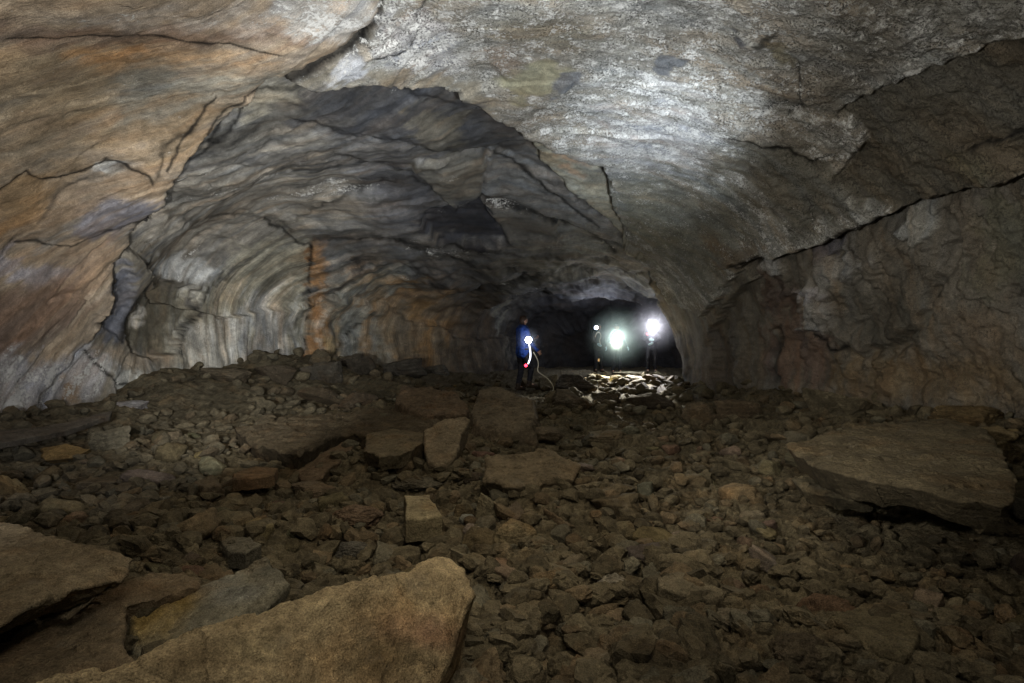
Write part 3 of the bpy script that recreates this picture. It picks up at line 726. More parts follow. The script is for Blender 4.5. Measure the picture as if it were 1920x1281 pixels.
def lump(name, style, u0, v0, u1, v1, colr, label, depth=None, tilt=(0, 0), rz=0, seed=None, dratio=.8, sink=.12, lm=None, cat='rock', up=0.0):
    """a rock that fills the photo box (u0,v0)-(u1,v1), standing on the floor"""
    uc = (u0 + u1) / 2; y = depth or rayg(uc, v1 - .1 * (v1 - v0))
    w = (u1 - u0) / F * y
    dd_ = w * dratio
    yc_ = y + dd_ * .3
    vis = (v1 - v0) / F * y
    slope = (v1 - 640) / F
    h = max(.25 * w, vis - dd_ * slope * .6) if (v1 - v0) < (u1 - u0) * 2 else vis
    w *= 1.06
    V, Fi = rock_verts(6, seed or (int(u0) * 7 + int(v0)), style, (w, dd_, h * (1 + sink)))
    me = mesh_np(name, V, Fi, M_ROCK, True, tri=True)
    x = (uc - 960) / F * yc_
    vc = (v0 + v1) / 2
    z = CH - (vc - 640) / F * yc_ + up
    zg = gz(x, yc_)
    z = max(z, zg + h * .34)
    if z - h / 2 > zg + .03: z = zg + h * .45
    o = new_rock(name, me, (x, yc_, z), (math.radians(tilt[0]), math.radians(tilt[1]), math.radians(rz)), colr, label, cat)
    occupied.append((x, yc_, max(w, dd_) * .5)); 
    if lm: landmarks.append((x, yc_, lm))
    return o

def slab(name, outline, z0, y0, gy_, gx_, thick, colr, label, lm=None, seed=1, inset=.0, rough=.02, cat='boulder', edge=.03, ledges=0.0, nphi=420, shift=(0, 0), flare=0.0, crease=None, stain=None):
    """a broken slab: its upper face fills the photo outline, on the plane z = z0 + gx*x + gy*(y-y0)"""
    pts = []
    for (u, v) in outline:
        dx = (u - 960) / F; dz = -(v - 640) / F
        tt = (z0 - CH - gy_ * y0) / (dz - gx_ * dx - gy_)
        pts.append((dx * tt, tt))
    pts = np.array(pts); 
    if np.sum(pts[:, 0] * np.roll(pts[:, 1], -1) - np.roll(pts[:, 0], -1) * pts[:, 1]) < 0: pts = pts[::-1]
    # area centroid
    xq, yq = pts[:, 0], pts[:, 1]; x2, y2 = np.roll(xq, -1), np.roll(yq, -1); cr = xq * y2 - x2 * yq
    C = np.array([((xq + x2) * cr).sum(), ((yq + y2) * cr).sum()]) / (3 * cr.sum())
    C = C + np.array(shift)
    # resample outline by length
    L = np.r_[0, np.cumsum(np.hypot(x2 - xq, y2 - yq))]
    q = np.linspace(0, L[-1], nphi, endpoint=False)
    ox = np.interp(q, L, np.r_[xq, xq[0]]); oy = np.interp(q, L, np.r_[yq, yq[0]])
    R = np.stack([ox - C[0], oy - C[1]], 1)
    out_n = np.stack([np.gradient(oy), -np.gradient(ox)], 1); out_n /= np.linalg.norm(out_n, axis=1)[:, None] + 1e-9
    rr = np.random.default_rng(seed); of = rr.uniform(0, 50, 3)
    rp = np.stack([ox, oy, ox * 0], 1)
    R = R + out_n * ((rough * 1.2) * fbm(rp * 3 + of, 4, .6) * min(1, .016 / rough))[:, None]
    top = np.linspace(0, 1, 70) ** .8; side = np.linspace(0, 1, 34)[1:]; bot = np.linspace(1, 0, 16)[1:]
    rings = []
    def plane(x, y): return z0 + gx_ * x + gy_ * (y - y0)
    for k in top:
        p = C + R * k; e = (1 - k)
        z = plane(p[:, 0], p[:, 1]) - edge * np.exp(-e / .035)
        rings.append(np.c_[p, z])
    for k in side:
        p3 = np.stack([ox, oy, 0 * ox + k * thick], 1)
        bulge = .5 * rough * fbm(p3 * 5 + of, 3, .6) + ledges * (np.floor(k * 5 + 1.2 * perlin(p3 * 2 + of)) / 5 - k) + flare * k
        p = C + R + out_n * (-inset * k + bulge * math.sin(math.pi * min(1, k * 1.1 + .05)) + (flare * k * 0))[:, None]
        z = plane(p[:, 0], p[:, 1]) - edge - (thick - edge) * k
        rings.append(np.c_[p, z])
    Rb = R - out_n * inset
    for k in bot:
        p = C + Rb * k; rings.append(np.c_[p, plane(p[:, 0], p[:, 1]) - thick])
    V = np.concatenate(rings).astype(np.float32)
    nr = len(rings); Fq = grid_faces(nr, nphi, True)
    if crease:
        xe = np.linspace(pts[:, 0].min(), pts[:, 0].max(), 200); ye = np.full(200, -9.)
        for i in range(len(pts)):
            a_, b_ = pts[i], pts[(i + 1) % len(pts)]
            l_, h_ = (a_, b_) if a_[0] < b_[0] else (b_, a_)
            mm = (xe >= l_[0]) & (xe <= h_[0]); ye[mm] = np.maximum(ye[mm], np.interp(xe[mm], [l_[0], h_[0]], [l_[1], h_[1]]))
        ye = np.convolve(np.pad(ye, 12, 'edge'), np.ones(25) / 25, 'valid')
        dd2 = np.interp(V[:, 0], xe, ye) - V[:, 1] - crease[0] - .03 * perlin(V * 3)
        V[:, 2] -= crease[1] * np.clip(dd2, 0, .42)
    # surface relief
    n = rough * fbm(V * 2.2 + of, 4, .55) + rough * .35 * fbm(V * 11 + of, 4, .6)
    stp = V[:, 2] * 0
    g1, g2, hid, _, _ = voronoi2(V[:, 0] * 2.4 + .5 * n / rough, V[:, 1] * 5 + .5 * n / rough)
    stp = np.where(hid > .6, -rough * .5 * hid, 0)
    V[:, 2] += n + stp
    V[:, 2] += np.where(np.abs(V[:, 2]) < 9, rough * .6 * np.round(1.6 * fbm(V * 3.1 + 8, 2)) / 1.6, 0)
    V[:, 1] += .3 * n
    vc_ = None
    if stain:
        yv = np.maximum(V[:, 1], .3); su = 960 + F * V[:, 0] / yv; sv = 640 - F * (V[:, 2] - CH) / yv
        vc_ = np.tile(lin(colr), (len(V), 1)); nn = fbm(V * 6, 3)
        for (cu_, cv_, ru, rv, cc, st_) in stain:
            k = np.clip(1.3 - np.hypot((su - cu_) / ru, (sv - cv_) / rv) + .5 * nn, 0, 1) * st_
            vc_ = vc_ * (1 - k[:, None]) + lin(cc) * k[:, None]
    org = np.array([C[0], C[1], plane(*C) - thick]); V = V - org
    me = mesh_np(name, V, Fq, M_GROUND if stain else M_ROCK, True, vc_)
    o = new_rock(name, me, org.tolist(), (0, 0, 0), colr, label, cat)
    for a in np.linspace(0, 1, 5): 
        pass
    lo, hi = pts.min(0), pts.max(0)
    for px in np.linspace(lo[0], hi[0], 6):
        for py in np.linspace(lo[1], hi[1], 4):
            if seg_dist(np.array([px]), np.array([py]), pts, True)[0] > 0: occupied.append((px, py, .16 * max(.5, (hi[1] - lo[1]) / 1.2)))
    if lm: landmarks.append((C[0], C[1], lm))
    return o

# --- the big slabs at the camera's feet
slab('boulder', [(-40, 1300), (120, 1262), (240, 1238), (330, 1192), (480, 1150), (620, 1108), (720, 1070), (800, 1040), (836, 1031), (868, 1046), (884, 1070), (898, 1096), (888, 1110), (868, 1119), (845, 1130), (818, 1145), (794, 1168), (768, 1204), (735, 1262), (690, 1480), (-300, 1480), (-300, 1330)],
     .46, 2.5, .10, -.03, .40, (176, 148, 108), 'long tan slab of broken roof rock filling the near corner, its tip on rubble', 'long tan slab', 3, inset=.10, rough=.030, edge=.03, ledges=.02, nphi=900, shift=(.25, .1), crease=(.12, .85),
     stain=[(760, 1175, 60, 30, (150, 108, 88), .5), (830, 1190, 40, 30, (150, 104, 88), .5), (600, 1140, 90, 22, (190, 164, 120), .5), (350, 1235, 120, 30, (128, 100, 68), .5), (700, 1240, 90, 40, (130, 106, 72), .6), (480, 1215, 60, 30, (188, 164, 118), .4)])
slab('boulder', [(-400, 960), (-60, 965), (0, 975), (60, 985), (130, 1008), (200, 1020), (250, 1032), (248, 1058), (200, 1078), (130, 1098), (60, 1130), (0, 1160), (-100, 1200), (-400, 1230)],
     .50, 3.2, .05, .0, .15, (150, 128, 98), 'thick pale brown boulder with a flat dusty top and shadowed undercut edge', 'flat topped pale boulder', 5, inset=.20, rough=.022, edge=.03, ledges=.03, nphi=700)
slab('boulder', [(-150, 1235), (0, 1200), (120, 1132), (250, 1075), (345, 1060), (378, 1066), (372, 1088), (330, 1106), (240, 1135), (236, 1190), (250, 1235), (215, 1258), (150, 1262), (60, 1275), (-150, 1300)],
     .28, 2.9, .08, 0, .20, (132, 110, 84), 'brown wedge of rock tucked under the flat topped pale boulder', 'brown wedge', 7, inset=.05, rough=.02, edge=.025, nphi=600)
slab('boulder', [(236, 1150), (250, 1128), (320, 1108), (420, 1072), (500, 1044), (522, 1062), (542, 1082), (520, 1118), (500, 1142), (440, 1166), (350, 1200), (262, 1236), (246, 1205)],
     .34, 3.0, .22, .02, .20, (136, 127, 104), 'grey slab with a yellow stained end lying behind the long tan slab', 'yellow stained slab', 9, inset=.03, rough=.022, edge=.03, nphi=600,
     stain=[(285, 1140, 70, 70, (158, 122, 52), .85), (330, 1115, 60, 22, (150, 118, 56), .7), (430, 1110, 60, 26, (150, 150, 138), .5), (500, 1070, 40, 30, (104, 100, 86), .6)])
lump('rock', 'slab', 500, 1112, 578, 1142, (124, 112, 86), 'small pale block wedged between the yellow stained slab and the long tan slab', depth=2.95, seed=4)
lump('rock', 'pitted', 28, 1210, 98, 1254, (120, 110, 90), 'pale lump of rock in the gap beside the brown wedge', depth=2.25, seed=8)
lump('rock', 'wedge', 845, 1028, 905, 1085, (122, 112, 88), 'thin upright flake standing behind the tip of the long tan slab', depth=3.15, dratio=.5, seed=12)

# --- the big slabs to the right
slab('boulder', [(1475, 832), (1540, 812), (1600, 798), (1680, 786), (1780, 780), (1850, 800), (1880, 840), (1905, 890), (1908, 930), (1880, 942), (1800, 925), (1700, 905), (1640, 900), (1560, 880), (1510, 858)],
     .56, 4.9, .02, .03, .17, (92, 80, 60), 'very large flat brown slab resting on rubble near the dark wall', 'very large flat slab', 11, inset=.10, rough=.022, edge=.02, ledges=.02, nphi=700)
slab('boulder', [(1484, 890), (1520, 884), (1580, 895), (1640, 905), (1676, 915), (1680, 938), (1640, 942), (1560, 930), (1500, 912)],
     .38, 4.3, .03, 0, .10, (92, 82, 62), 'narrow brown slab lying just below the very large flat slab', 'narrow lower slab', 13, inset=.06, rough=.02, edge=.02, nphi=420)
slab('boulder', [(1552, 1150), (1580, 1140), (1620, 1125), (1670, 1128), (1708, 1150), (1722, 1180), (1715, 1215), (1685, 1226), (1650, 1215), (1600, 1185)],
     .24, 2.7, .02, 0, .09, (112, 98, 72), 'rounded flat slab like a shield lying alone on the dirt', 'shield shaped slab', 15, inset=.03, rough=.013, edge=.02, nphi=420)
slab('boulder', [(895, 730), (930, 724), (965, 735), (1000, 748), (1006, 775), (1000, 800), (960, 812), (900, 800), (880, 770)],
     .72, 8.6, .25, .05, .40, (118, 102, 82), 'big sloping boulder with a rough crest just in front of the blue jacket', 'sloping crest boulder', 17, inset=-.1, rough=.035, edge=.06, nphi=500)
slab('boulder', [(752, 722), (800, 722), (850, 732), (878, 755), (876, 770), (830, 775), (770, 770), (740, 750)],
     .66, 8.7, .16, .02, .30, (120, 98, 78), 'broad brown boulder with a jagged upper edge beside the sloping crest boulder', 'jagged broad boulder', 19, inset=-.04, rough=.035, edge=.05, nphi=420)
slab('boulder', [(440, 800), (560, 776), (700, 764), (800, 770), (835, 790), (800, 812), (700, 806), (640, 812), (560, 850), (480, 830)],
     .36, 7.6, .05, 0, .22, (96, 82, 64), 'long low brown slab stretched across the floor behind the leaning block', 'long low slab', 23, inset=.05, rough=.035, edge=.04, nphi=500)
slab('boulder', [(552, 880), (600, 850), (655, 822), (668, 830), (640, 856), (604, 892), (580, 900)],
     .36, 5.8, .10, .1, .22, (120, 96, 74), 'tilted wedge shaped slab with a sharp dark side', 'tilted wedge slab', 25, inset=.06, rough=.02, edge=.02, nphi=360)
slab('boulder', [(685, 812), (730, 802), (800, 806), (806, 825), (770, 842), (710, 852), (682, 838)],
     .36, 6.4, .05, 0, .16, (118, 102, 78), 'flat brown slab between the tilted wedge slab and the leaning block', 'middle flat slab', 27, inset=.05, rough=.022, edge=.02, nphi=360)
slab('boulder', [(792, 800), (830, 788), (872, 780), (882, 785), (866, 812), (856, 850), (838, 870), (800, 862), (796, 830)],
     .50, 5.9, .42, .05, .25, (130, 112, 88), 'pale brown block leaning with a bright chipped edge', 'leaning block', 29, inset=.04, rough=.022, edge=.03, nphi=420)
slab('boulder', [(910, 852), (960, 846), (1010, 843), (1050, 852), (1090, 866), (1075, 890), (1020, 902), (940, 905), (905, 890)],
     .40, 5.2, .20, 0, .20, (122, 104, 80), 'layered brown boulder with a deep shadow underneath it', 'layered boulder', 31, inset=.10, rough=.028, edge=.03, ledges=.04, nphi=420)
slab('rock', [(757, 928), (806, 926), (812, 938), (828, 962), (800, 968), (760, 972)],
     .27, 4.2, .10, 0, .16, (148, 130, 96), 'square edged tan block with a clean flat face', 'square tan block', 33, inset=.0, rough=.010, edge=.015, nphi=300)
slab('rock', [(1228, 1080), (1270, 1070), (1320, 1084), (1362, 1106), (1340, 1122), (1280, 1112), (1232, 1102)],
     .24, 3.2, .08, 0, .14, (122, 108, 84), 'long rectangular brown block pointing at the shield shaped slab', 'long rectangular block', 35, inset=.0, rough=.012, edge=.015, nphi=300)
slab('rock', [(405, 1010), (430, 1000), (470, 1003), (492, 1020), (460, 1034), (425, 1030)],
     .22, 3.95, .03, 0, .10, (112, 104, 86), 'flat grey brown flagstone among the rubble behind the yellow stained slab', 'flat flagstone', 37, inset=.0, rough=.012, edge=.015, nphi=260)
slab('rock', [(435, 885), (480, 872), (520, 876), (515, 888), (470, 896), (436, 898)],
     .27, 5.6, .03, 0, .10, (128, 98, 72), 'long thin reddish slab lying on grey rubble', 'thin reddish slab', 39, inset=.0, rough=.012, edge=.015, nphi=260)
slab('boulder', [(-60, 812), (60, 800), (140, 786), (210, 768), (205, 778), (140, 800), (60, 820), (-60, 836)],
     .36, 6.0, .06, .0, .06, (104, 96, 86), 'long thin sheet of rock at the foot of the streaked pale wall', 'thin rock sheet', 41, inset=.0, rough=.012, edge=.01, nphi=400)
for a in [
    ('rock', 'rounded', 925, 972, 1006, 1045, (128, 110, 80), 'rounded brown rock with a smooth top and dark underside', 'smooth rounded rock'),
    ('rock', 'pitted', 1118, 1072, 1202, 1142, (142, 132, 112), 'pale grey pitted ball of lava standing out from the rubble', 'pale pitted ball'),
    ('rock', 'pitted', 1308, 1132, 1412, 1202, (124, 114, 94), 'grey knobbly rock between the pitted ball and the shield shaped slab', 'grey knobbly rock'),
    ('boulder', 'pitted', 1432, 1182, 1566, 1300, (96, 82, 64), 'large dark pitted boulder near the bottom edge', 'large dark pitted boulder'),
    ('boulder', 'angular', 1088, 1222, 1206, 1310, (120, 106, 84), 'blunt brown boulder cut by the bottom edge of the view', 'blunt brown boulder'),
    ('rock', 'pitted', 962, 1234, 1052, 1282, (168, 126, 66), 'bright orange lump of iron stained rock', 'bright orange lump'),
    ('rock', 'wedge', 893, 922, 942, 986, (132, 118, 90), 'pointed tan rock standing beside the square tan block', 'pointed tan rock'),
    ('rock', 'rounded', 1304, 1034, 1368, 1076, (116, 102, 78), 'smooth oval stone lying apart on the dirt', 'smooth oval stone'),
    ('rock', 'slab', 1008, 1016, 1048, 1062, (128, 118, 94), 'pale shard leaning against the smooth rounded rock', 'pale shard'),
    ('rock', 'wedge', 1044, 1030, 1080, 1066, (136, 116, 82), 'tan triangular shard next to the pale shard', 'tan triangular shard'),
    ('rock', 'pitted', 622, 942, 716, 1002, (114, 90, 72), 'reddish rough rock in the middle of the rubble', 'reddish rough rock'),
    ('rock', 'pitted', 620, 1012, 702, 1062, (98, 92, 80), 'dark grey jagged rock with a hollow side', 'dark jagged rock'),
    ('rock', 'pitted', 992, 1064, 1068, 1132, (120, 96, 68), 'brown pitted rock between the long tan slab and the pitted ball', 'brown pitted rock'),
    ('rock', 'rounded', 1122, 972, 1198, 1024, (112, 98, 72), 'low rounded brown rock behind the pale pitted ball', 'low rounded rock'),
    ('rock', 'angular', 545, 900, 628, 948, (116, 98, 78), 'blocky brown rock beside the tilted wedge slab', 'blocky rock'),
    ('rock', 'rounded', 560, 965, 628, 1010, (122, 104, 80), 'warm brown rounded rock beside the reddish rough rock', 'warm rounded rock'),
    ('rock', 'angular', 852, 938, 896, 985, (104, 90, 66), 'small dark block between the square tan block and the pointed tan rock', 'small dark block'),
    ('rock', 'pitted', 735, 902, 832, 930, (108, 98, 80), 'long rough grey rock just behind the square tan block', 'long rough rock'),
    ('rock', 'rounded', 1168, 1226, 1222, 1268, (112, 96, 72), 'brown stone leaning on the blunt brown boulder', 'leaning brown stone'),
    ('rock', 'pitted', 905, 1130, 1000, 1200, (108, 94, 72), 'wide lumpy rock below the tip of the long tan slab', 'wide lumpy rock'),
    ('rock', 'pitted', 872, 1195, 942, 1258, (118, 110, 92), 'grey crusty rock beside the shadowed end of the long tan slab', 'grey crusty rock'),
    ('rock', 'angular', 1000, 1140, 1095, 1205, (110, 96, 74), 'angular brown rock in front of the brown pitted rock', 'angular brown rock'),
    ('rock', 'rounded', 1398, 1205, 1450, 1262, (118, 102, 76), 'rounded tan stone touching the large dark pitted boulder', 'rounded tan stone'),
    ('rock', 'slab', 1560, 1228, 1640, 1275, (106, 92, 70), 'flat brown stone in front of the shield shaped slab', 'flat brown stone'),
    ('rock', 'angular', 1212, 1108, 1250, 1150, (126, 116, 96), 'pale chip lying between the pitted ball and the long rectangular block', 'pale chip'),
    ('rock', 'angular', 985, 800, 1055, 845, (112, 96, 76), 'dark brown block behind the layered boulder', 'dark block behind the layered boulder'),
    ('rock', 'rounded', 890, 905, 930, 930, (120, 104, 80), 'small round stone beneath the end of the layered boulder', 'small round stone'),
    ('boulder', 'angular', 1270, 752, 1345, 806, (106, 90, 70), 'blunt brown boulder between the lit rocks and the dark wall', 'blunt wall boulder'),
    ('boulder', 'slab', 1335, 748, 1425, 800, (104, 86, 66), 'flat shouldered boulder beside the blunt wall boulder', 'flat shouldered boulder'),
    ('boulder', 'wedge', 1525, 728, 1640, 790, (108, 96, 74), 'slanting slab with a black hollow beneath, at the foot of the dark wall', 'slanting wall slab'),
    ('rock', 'slab', 1512, 728, 1536, 742, (150, 146, 132), 'pale loose chip at the foot of the dark wall', 'pale wall chip'),
    ('boulder', 'pitted', 1745, 758, 1890, 812, (110, 88, 58), 'rusty lumpy boulder above the very large flat slab', 'rusty lumpy boulder'),
    ('boulder', 'angular', 1828, 822, 1915, 885, (124, 104, 72), 'tan blocky boulder propped on the far end of the very large flat slab', 'tan blocky boulder'),
    ('boulder', 'wedge', 1905, 930, 1990, 1010, (104, 96, 80), 'grey upright boulder cut by the side edge, past the very large flat slab', 'grey upright boulder'),
    ('rock', 'slab', 215, 752, 276, 772, (140, 138, 138), 'pale white stone lying on rubble near the thin rock sheet', 'pale white stone'),
    ('rock', 'wedge', -10, 880, 52, 960, (128, 108, 76), 'pale brown upright flake at the far side edge above the flat topped boulder', 'upright brown flake'),
    ('rock', 'angular', 75, 830, 175, 878, (138, 108, 66), 'yellowish brown rocky lump below the thin rock sheet', 'yellowish lump'),
    ('rock', 'angular', 175, 800, 245, 858, (112, 104, 86), 'grey cracked outcrop of rock beside the yellowish lump', 'grey cracked outcrop'),
    ('rock', 'slab', 150, 895, 232, 925, (110, 94, 74), 'thin brown plate on the grey bank of rubble', 'thin brown plate'),
    ('boulder', 'slab', 568, 680, 640, 722, (92, 86, 76), 'stack shaped layered boulder against the orange streak on the wall', 'layered wall boulder'),
    ('boulder', 'rounded', 582, 655, 622, 690, (104, 92, 74), 'rounded boulder perched on the layered wall boulder', 'perched rounded boulder'),
    ('boulder', 'angular', 630, 664, 700, 706, (84, 76, 66), 'dark blocky boulder under the grey streaked wall', 'dark blocky boulder'),
    ('boulder', 'slab', 720, 672, 800, 716, (88, 82, 74), 'slanting dark slab leaning at the foot of the far wall', 'slanting dark slab'),
    ('boulder', 'slab', 782, 684, 842, 706, (112, 108, 100), 'pale edged slab leaning beside the slanting dark slab', 'pale edged slab'),
    ('boulder', 'angular', 560, 726, 640, 768, (92, 78, 62), 'squat dark brown boulder on the far bank', 'squat dark boulder'),
    ('boulder', 'angular', 640, 735, 705, 768, (88, 74, 60), 'low brown boulder beside the squat dark boulder', 'low brown boulder'),
    ('boulder', 'slab', 380, 690, 470, 722, (98, 86, 70), 'flat ledge of rock at the base of the vertical streaked wall', 'wall base ledge'),
    ('boulder', 'angular', 470, 688, 560, 728, (92, 80, 66), 'broken brown boulder next to the wall base ledge', 'broken brown boulder'),
    ('boulder', 'slab', 1010, 702, 1046, 738, (150, 138, 116), 'upright slab with a brightly lit rim beside the blue jacket', 'lit rim slab'),
    ('boulder', 'angular', 1030, 730, 1098, 772, (104, 92, 76), 'dark block below the lit rim slab', 'dark block below the rim'),
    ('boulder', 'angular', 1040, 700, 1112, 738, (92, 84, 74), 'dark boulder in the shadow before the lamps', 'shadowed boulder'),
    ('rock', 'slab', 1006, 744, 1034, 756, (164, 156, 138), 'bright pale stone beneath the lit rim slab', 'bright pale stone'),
    ('boulder', 'angular', 1112, 736, 1165, 768, (96, 84, 70), 'dark block in front of the lit yellow rocks', 'dark front block'),
    ('boulder', 'angular', 1180, 735, 1262, 775, (94, 82, 68), 'wide dark boulder between the lit rocks and the dark wall', 'wide dark boulder'),
    ('boulder', 'slab', 1100, 806, 1175, 842, (112, 98, 76), 'low flat boulder alone on the smoother floor', 'low flat boulder'),
]:
    nm, sty, u0, v0, u1, v1, c, lb, lmk = a
    lump(nm, sty, u0, v0, u1, v1, c, lb, lm=lmk, cat=nm)
# slabs lit by the lamps at the far end
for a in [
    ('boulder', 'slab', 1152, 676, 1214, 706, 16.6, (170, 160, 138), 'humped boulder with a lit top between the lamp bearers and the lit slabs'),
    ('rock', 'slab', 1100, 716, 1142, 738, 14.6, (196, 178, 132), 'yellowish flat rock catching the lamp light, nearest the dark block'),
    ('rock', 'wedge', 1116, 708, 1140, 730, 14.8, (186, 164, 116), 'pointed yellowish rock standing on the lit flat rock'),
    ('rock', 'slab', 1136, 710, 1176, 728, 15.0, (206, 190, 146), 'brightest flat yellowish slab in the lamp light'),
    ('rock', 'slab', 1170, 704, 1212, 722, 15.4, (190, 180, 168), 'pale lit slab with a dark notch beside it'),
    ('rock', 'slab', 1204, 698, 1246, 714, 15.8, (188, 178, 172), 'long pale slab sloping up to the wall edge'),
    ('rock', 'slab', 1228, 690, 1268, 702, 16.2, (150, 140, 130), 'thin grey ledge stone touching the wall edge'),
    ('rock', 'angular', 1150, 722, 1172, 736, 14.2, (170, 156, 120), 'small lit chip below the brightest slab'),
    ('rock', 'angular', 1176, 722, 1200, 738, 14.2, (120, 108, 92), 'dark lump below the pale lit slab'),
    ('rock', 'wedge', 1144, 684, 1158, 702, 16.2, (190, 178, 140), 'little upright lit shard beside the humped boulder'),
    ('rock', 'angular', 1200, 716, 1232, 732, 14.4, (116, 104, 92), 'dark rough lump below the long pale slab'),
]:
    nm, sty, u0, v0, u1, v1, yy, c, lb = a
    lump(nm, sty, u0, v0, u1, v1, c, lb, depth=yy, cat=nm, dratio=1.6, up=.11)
# pale shards at the far left bank
for i, (u0, v0, u1, v1, lb) in enumerate([(686, 668, 703, 690, 'tall pale shard standing against the slanting dark slab'), (784, 676, 795, 686, 'tiny pale splinter below the rusty wall'),
        (848, 676, 872, 694, 'pale split plate leaning on the dark bank'), (926, 681, 938, 692, 'small pale stone on the bank near the blue jacket')]):
    lump('rock', 'wedge' if i else 'slab', u0, v0, u1, v1, (170, 160, 140), lb, dratio=.4, tilt=(0, 25 if i == 2 else 0))
print('heroes', round(time.time() - T0, 1))

# --- individual rocks among the rubble: prototypes shared by copies
STY = ['angular', 'rounded', 'slab', 'pitted', 'wedge']
protos = []
for k in range(20):
    sty = STY[k % 5]
    r = np.random.default_rng(500 + k)
    size = dict(angular=(1, .85, .62), rounded=(1, .8, .6), slab=(1, .78, .26), pitted=(1, .88, .68), wedge=(1, .62, .42))[sty]
    V, Fi = rock_verts(4, 900 + k, sty, size, 1.3)
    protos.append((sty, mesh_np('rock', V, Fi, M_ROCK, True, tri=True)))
SHAPE = dict(angular='angular', rounded='rounded', slab='flat', pitted='pitted', wedge='wedge shaped')
SHADES = [((112, 96, 72), 'brown'), ((126, 108, 80), 'tan'), ((104, 95, 76), 'grey brown'), ((98, 82, 62), 'dark brown'), ((118, 94, 74), 'reddish'), ((128, 119, 98), 'pale grey')]
used = {}
placed = 0; tries = 0
cand = []
rr = random.Random(11)
while placed < 195 and tries < 9000:
    tries += 1
    u = rr.uniform(-40, 1960); v = 760 + 560 * rr.random() ** .8
    y = rayg(u, v)
    if y > 10: continue
    x = (u - 960) / F * y
    s = rr.choice([.10, .13, .15, .18, .24, .30]) * (1.25 if y > 5 else .85 if y < 3.2 else 1)
    if u > 1450 and v > 900 and rr.random() < .55: continue
    if any((x - a) ** 2 + (y - b) ** 2 < (c * .8 + s * .45) ** 2 for a, b, c in occupied): continue
    k = rr.randrange(20); sty, me = protos[k]
    cs, cn = rr.choice(SHADES)
    szn = 'fist sized' if s < .115 else 'small' if s < .15 else 'middling' if s < .21 else 'hefty'
    order = sorted(landmarks, key=lambda q: (q[0] - x) ** 2 + (q[1] - y) ** 2)
    L0 = order[0]; dx, dy = x - L0[0], y - L0[1]
    rel = ('just in front of' if dy < 0 else 'just behind') if abs(dy) > abs(dx) else 'beside'
    opts = [f'{szn} {SHAPE[sty]} {cn} rock {rel} the {L0[2]}', f'{szn} {SHAPE[sty]} {cn} rock between the {L0[2]} and the {order[1][2]}', f'{szn} {SHAPE[sty]} {cn} rock {rel} the {L0[2]}, towards the {order[2][2]}']
    lb = next((q for q in opts if q not in used and len(q.split()) <= 16), None)
    if lb is None: continue
    used[lb] = 1
    o = new_rock('rock', me, (x, y, gz(x, y) + s * .26), (rr.uniform(-.3, .3), rr.uniform(-.3, .3), rr.uniform(0, 6.28)), tuple(q * rr.uniform(.92, 1.06) for q in cs), lb, 'rock', 'loose rocks scattered over the cave floor')
    o.scale = (s * rr.uniform(1, 1.35), s * rr.uniform(.85, 1.1), s * rr.uniform(.9, 1.15))
    occupied.append((x, y, s * .5)); placed += 1
print('rocks', placed, tries, round(time.time() - T0, 1))

# --- the uncountable small stones, one object
SR = ['angular', 'pitted', 'pitted', 'angular', 'slab']
sm = [rock_verts(3 if k < 10 else 2, 2000 + k, SR[k % 5], dict(angular=(1, .85, .65), slab=(1, .8, .34), pitted=(1, .9, .7), wedge=(1, .65, .5))[SR[k % 5]], 1.9) for k in range(20)]
VV, FF, CC = [], [], []; off = 0
r = np.random.default_rng(77)
N = 9800
uu = r.uniform(-250, 2170, N); vvv = 725 + 620 * r.random(N) ** 1.15
y_ = np.minimum(1.28 / np.maximum((vvv - 640) / F, .05), 19); clump = perlin(np.stack([(uu - 960) / F * y_ * 1.1, y_ * 1.1, 0 * y_], 1) + 3)
for i in range(N):
    y = 1.28 / max((vvv[i] - 640) / F, .05)
    y = min(y, 19.0) * r.uniform(.9, 1.05)
    x = (uu[i] - 960) / F * y
    if i > 9500: x, y = r.uniform(1.6, 4.6), r.uniform(12.6, 17.2)
    if x < -6.4 or x > 6.0: continue
    s = (.035 + .16 * r.random() ** 2.1) * (1 if y < 5 else 1.0 + .12 * (y - 5))
    if i < 9500 and y > 2.2 and clump[i] < -.02 and s < .12 and r.random() < .72: continue
    if i < 9500 and uu[i] > 1330 and vvv[i] > 860:
        s *= .75
        if r.random() < .5: continue
    if y < 3.4: k = r.integers(0, 10)
    else: k = r.integers(10, 20)
    V, Fi = sm[k]
    a, b_, c_ = r.uniform(0, 6.28), r.uniform(-.5, .5), r.uniform(-.5, .5)
    R = np.array((Matrix.Rotation(a, 3, 'Z') @ Matrix.Rotation(b_, 3, 'X') @ Matrix.Rotation(c_, 3, 'Y')), np.float32)
    W = (V * s * r.uniform(.8, 1.2, 3)) @ R.T
    VV.append((W, x, y, s)); FF.append(Fi + off); off += len(V)
    c = lin((108, 95, 72)) * r.uniform(.65, 1.25)
    q = r.random()
    if q < .12: c = lin((114, 94, 70)) * r.uniform(.7, 1.2)
    elif q < .22: c = lin((110, 102, 82)) * r.uniform(.7, 1.2)
    elif q < .223: c = lin((140, 106, 62))
    if x < -2.6 and y > 3.5: c = c * .7 + lin((104, 100, 88)) * .3
    CC.append(np.tile(c, (len(V), 1)))
xy = np.array([(w[1], w[2]) for w in VV], np.float32)
zz = ground_z(xy[:, 0], xy[:, 1])
VA = np.concatenate([w[0] + np.array([w[1], w[2], z + w[3] * .22 + .035]) for w, z in zip(VV, zz)])
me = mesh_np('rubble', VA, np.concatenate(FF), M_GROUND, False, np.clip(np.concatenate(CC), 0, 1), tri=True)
tag(obj('rubble', me), 'small loose stones and gravel strewn over the cave floor', 'rubble', kind='stuff')
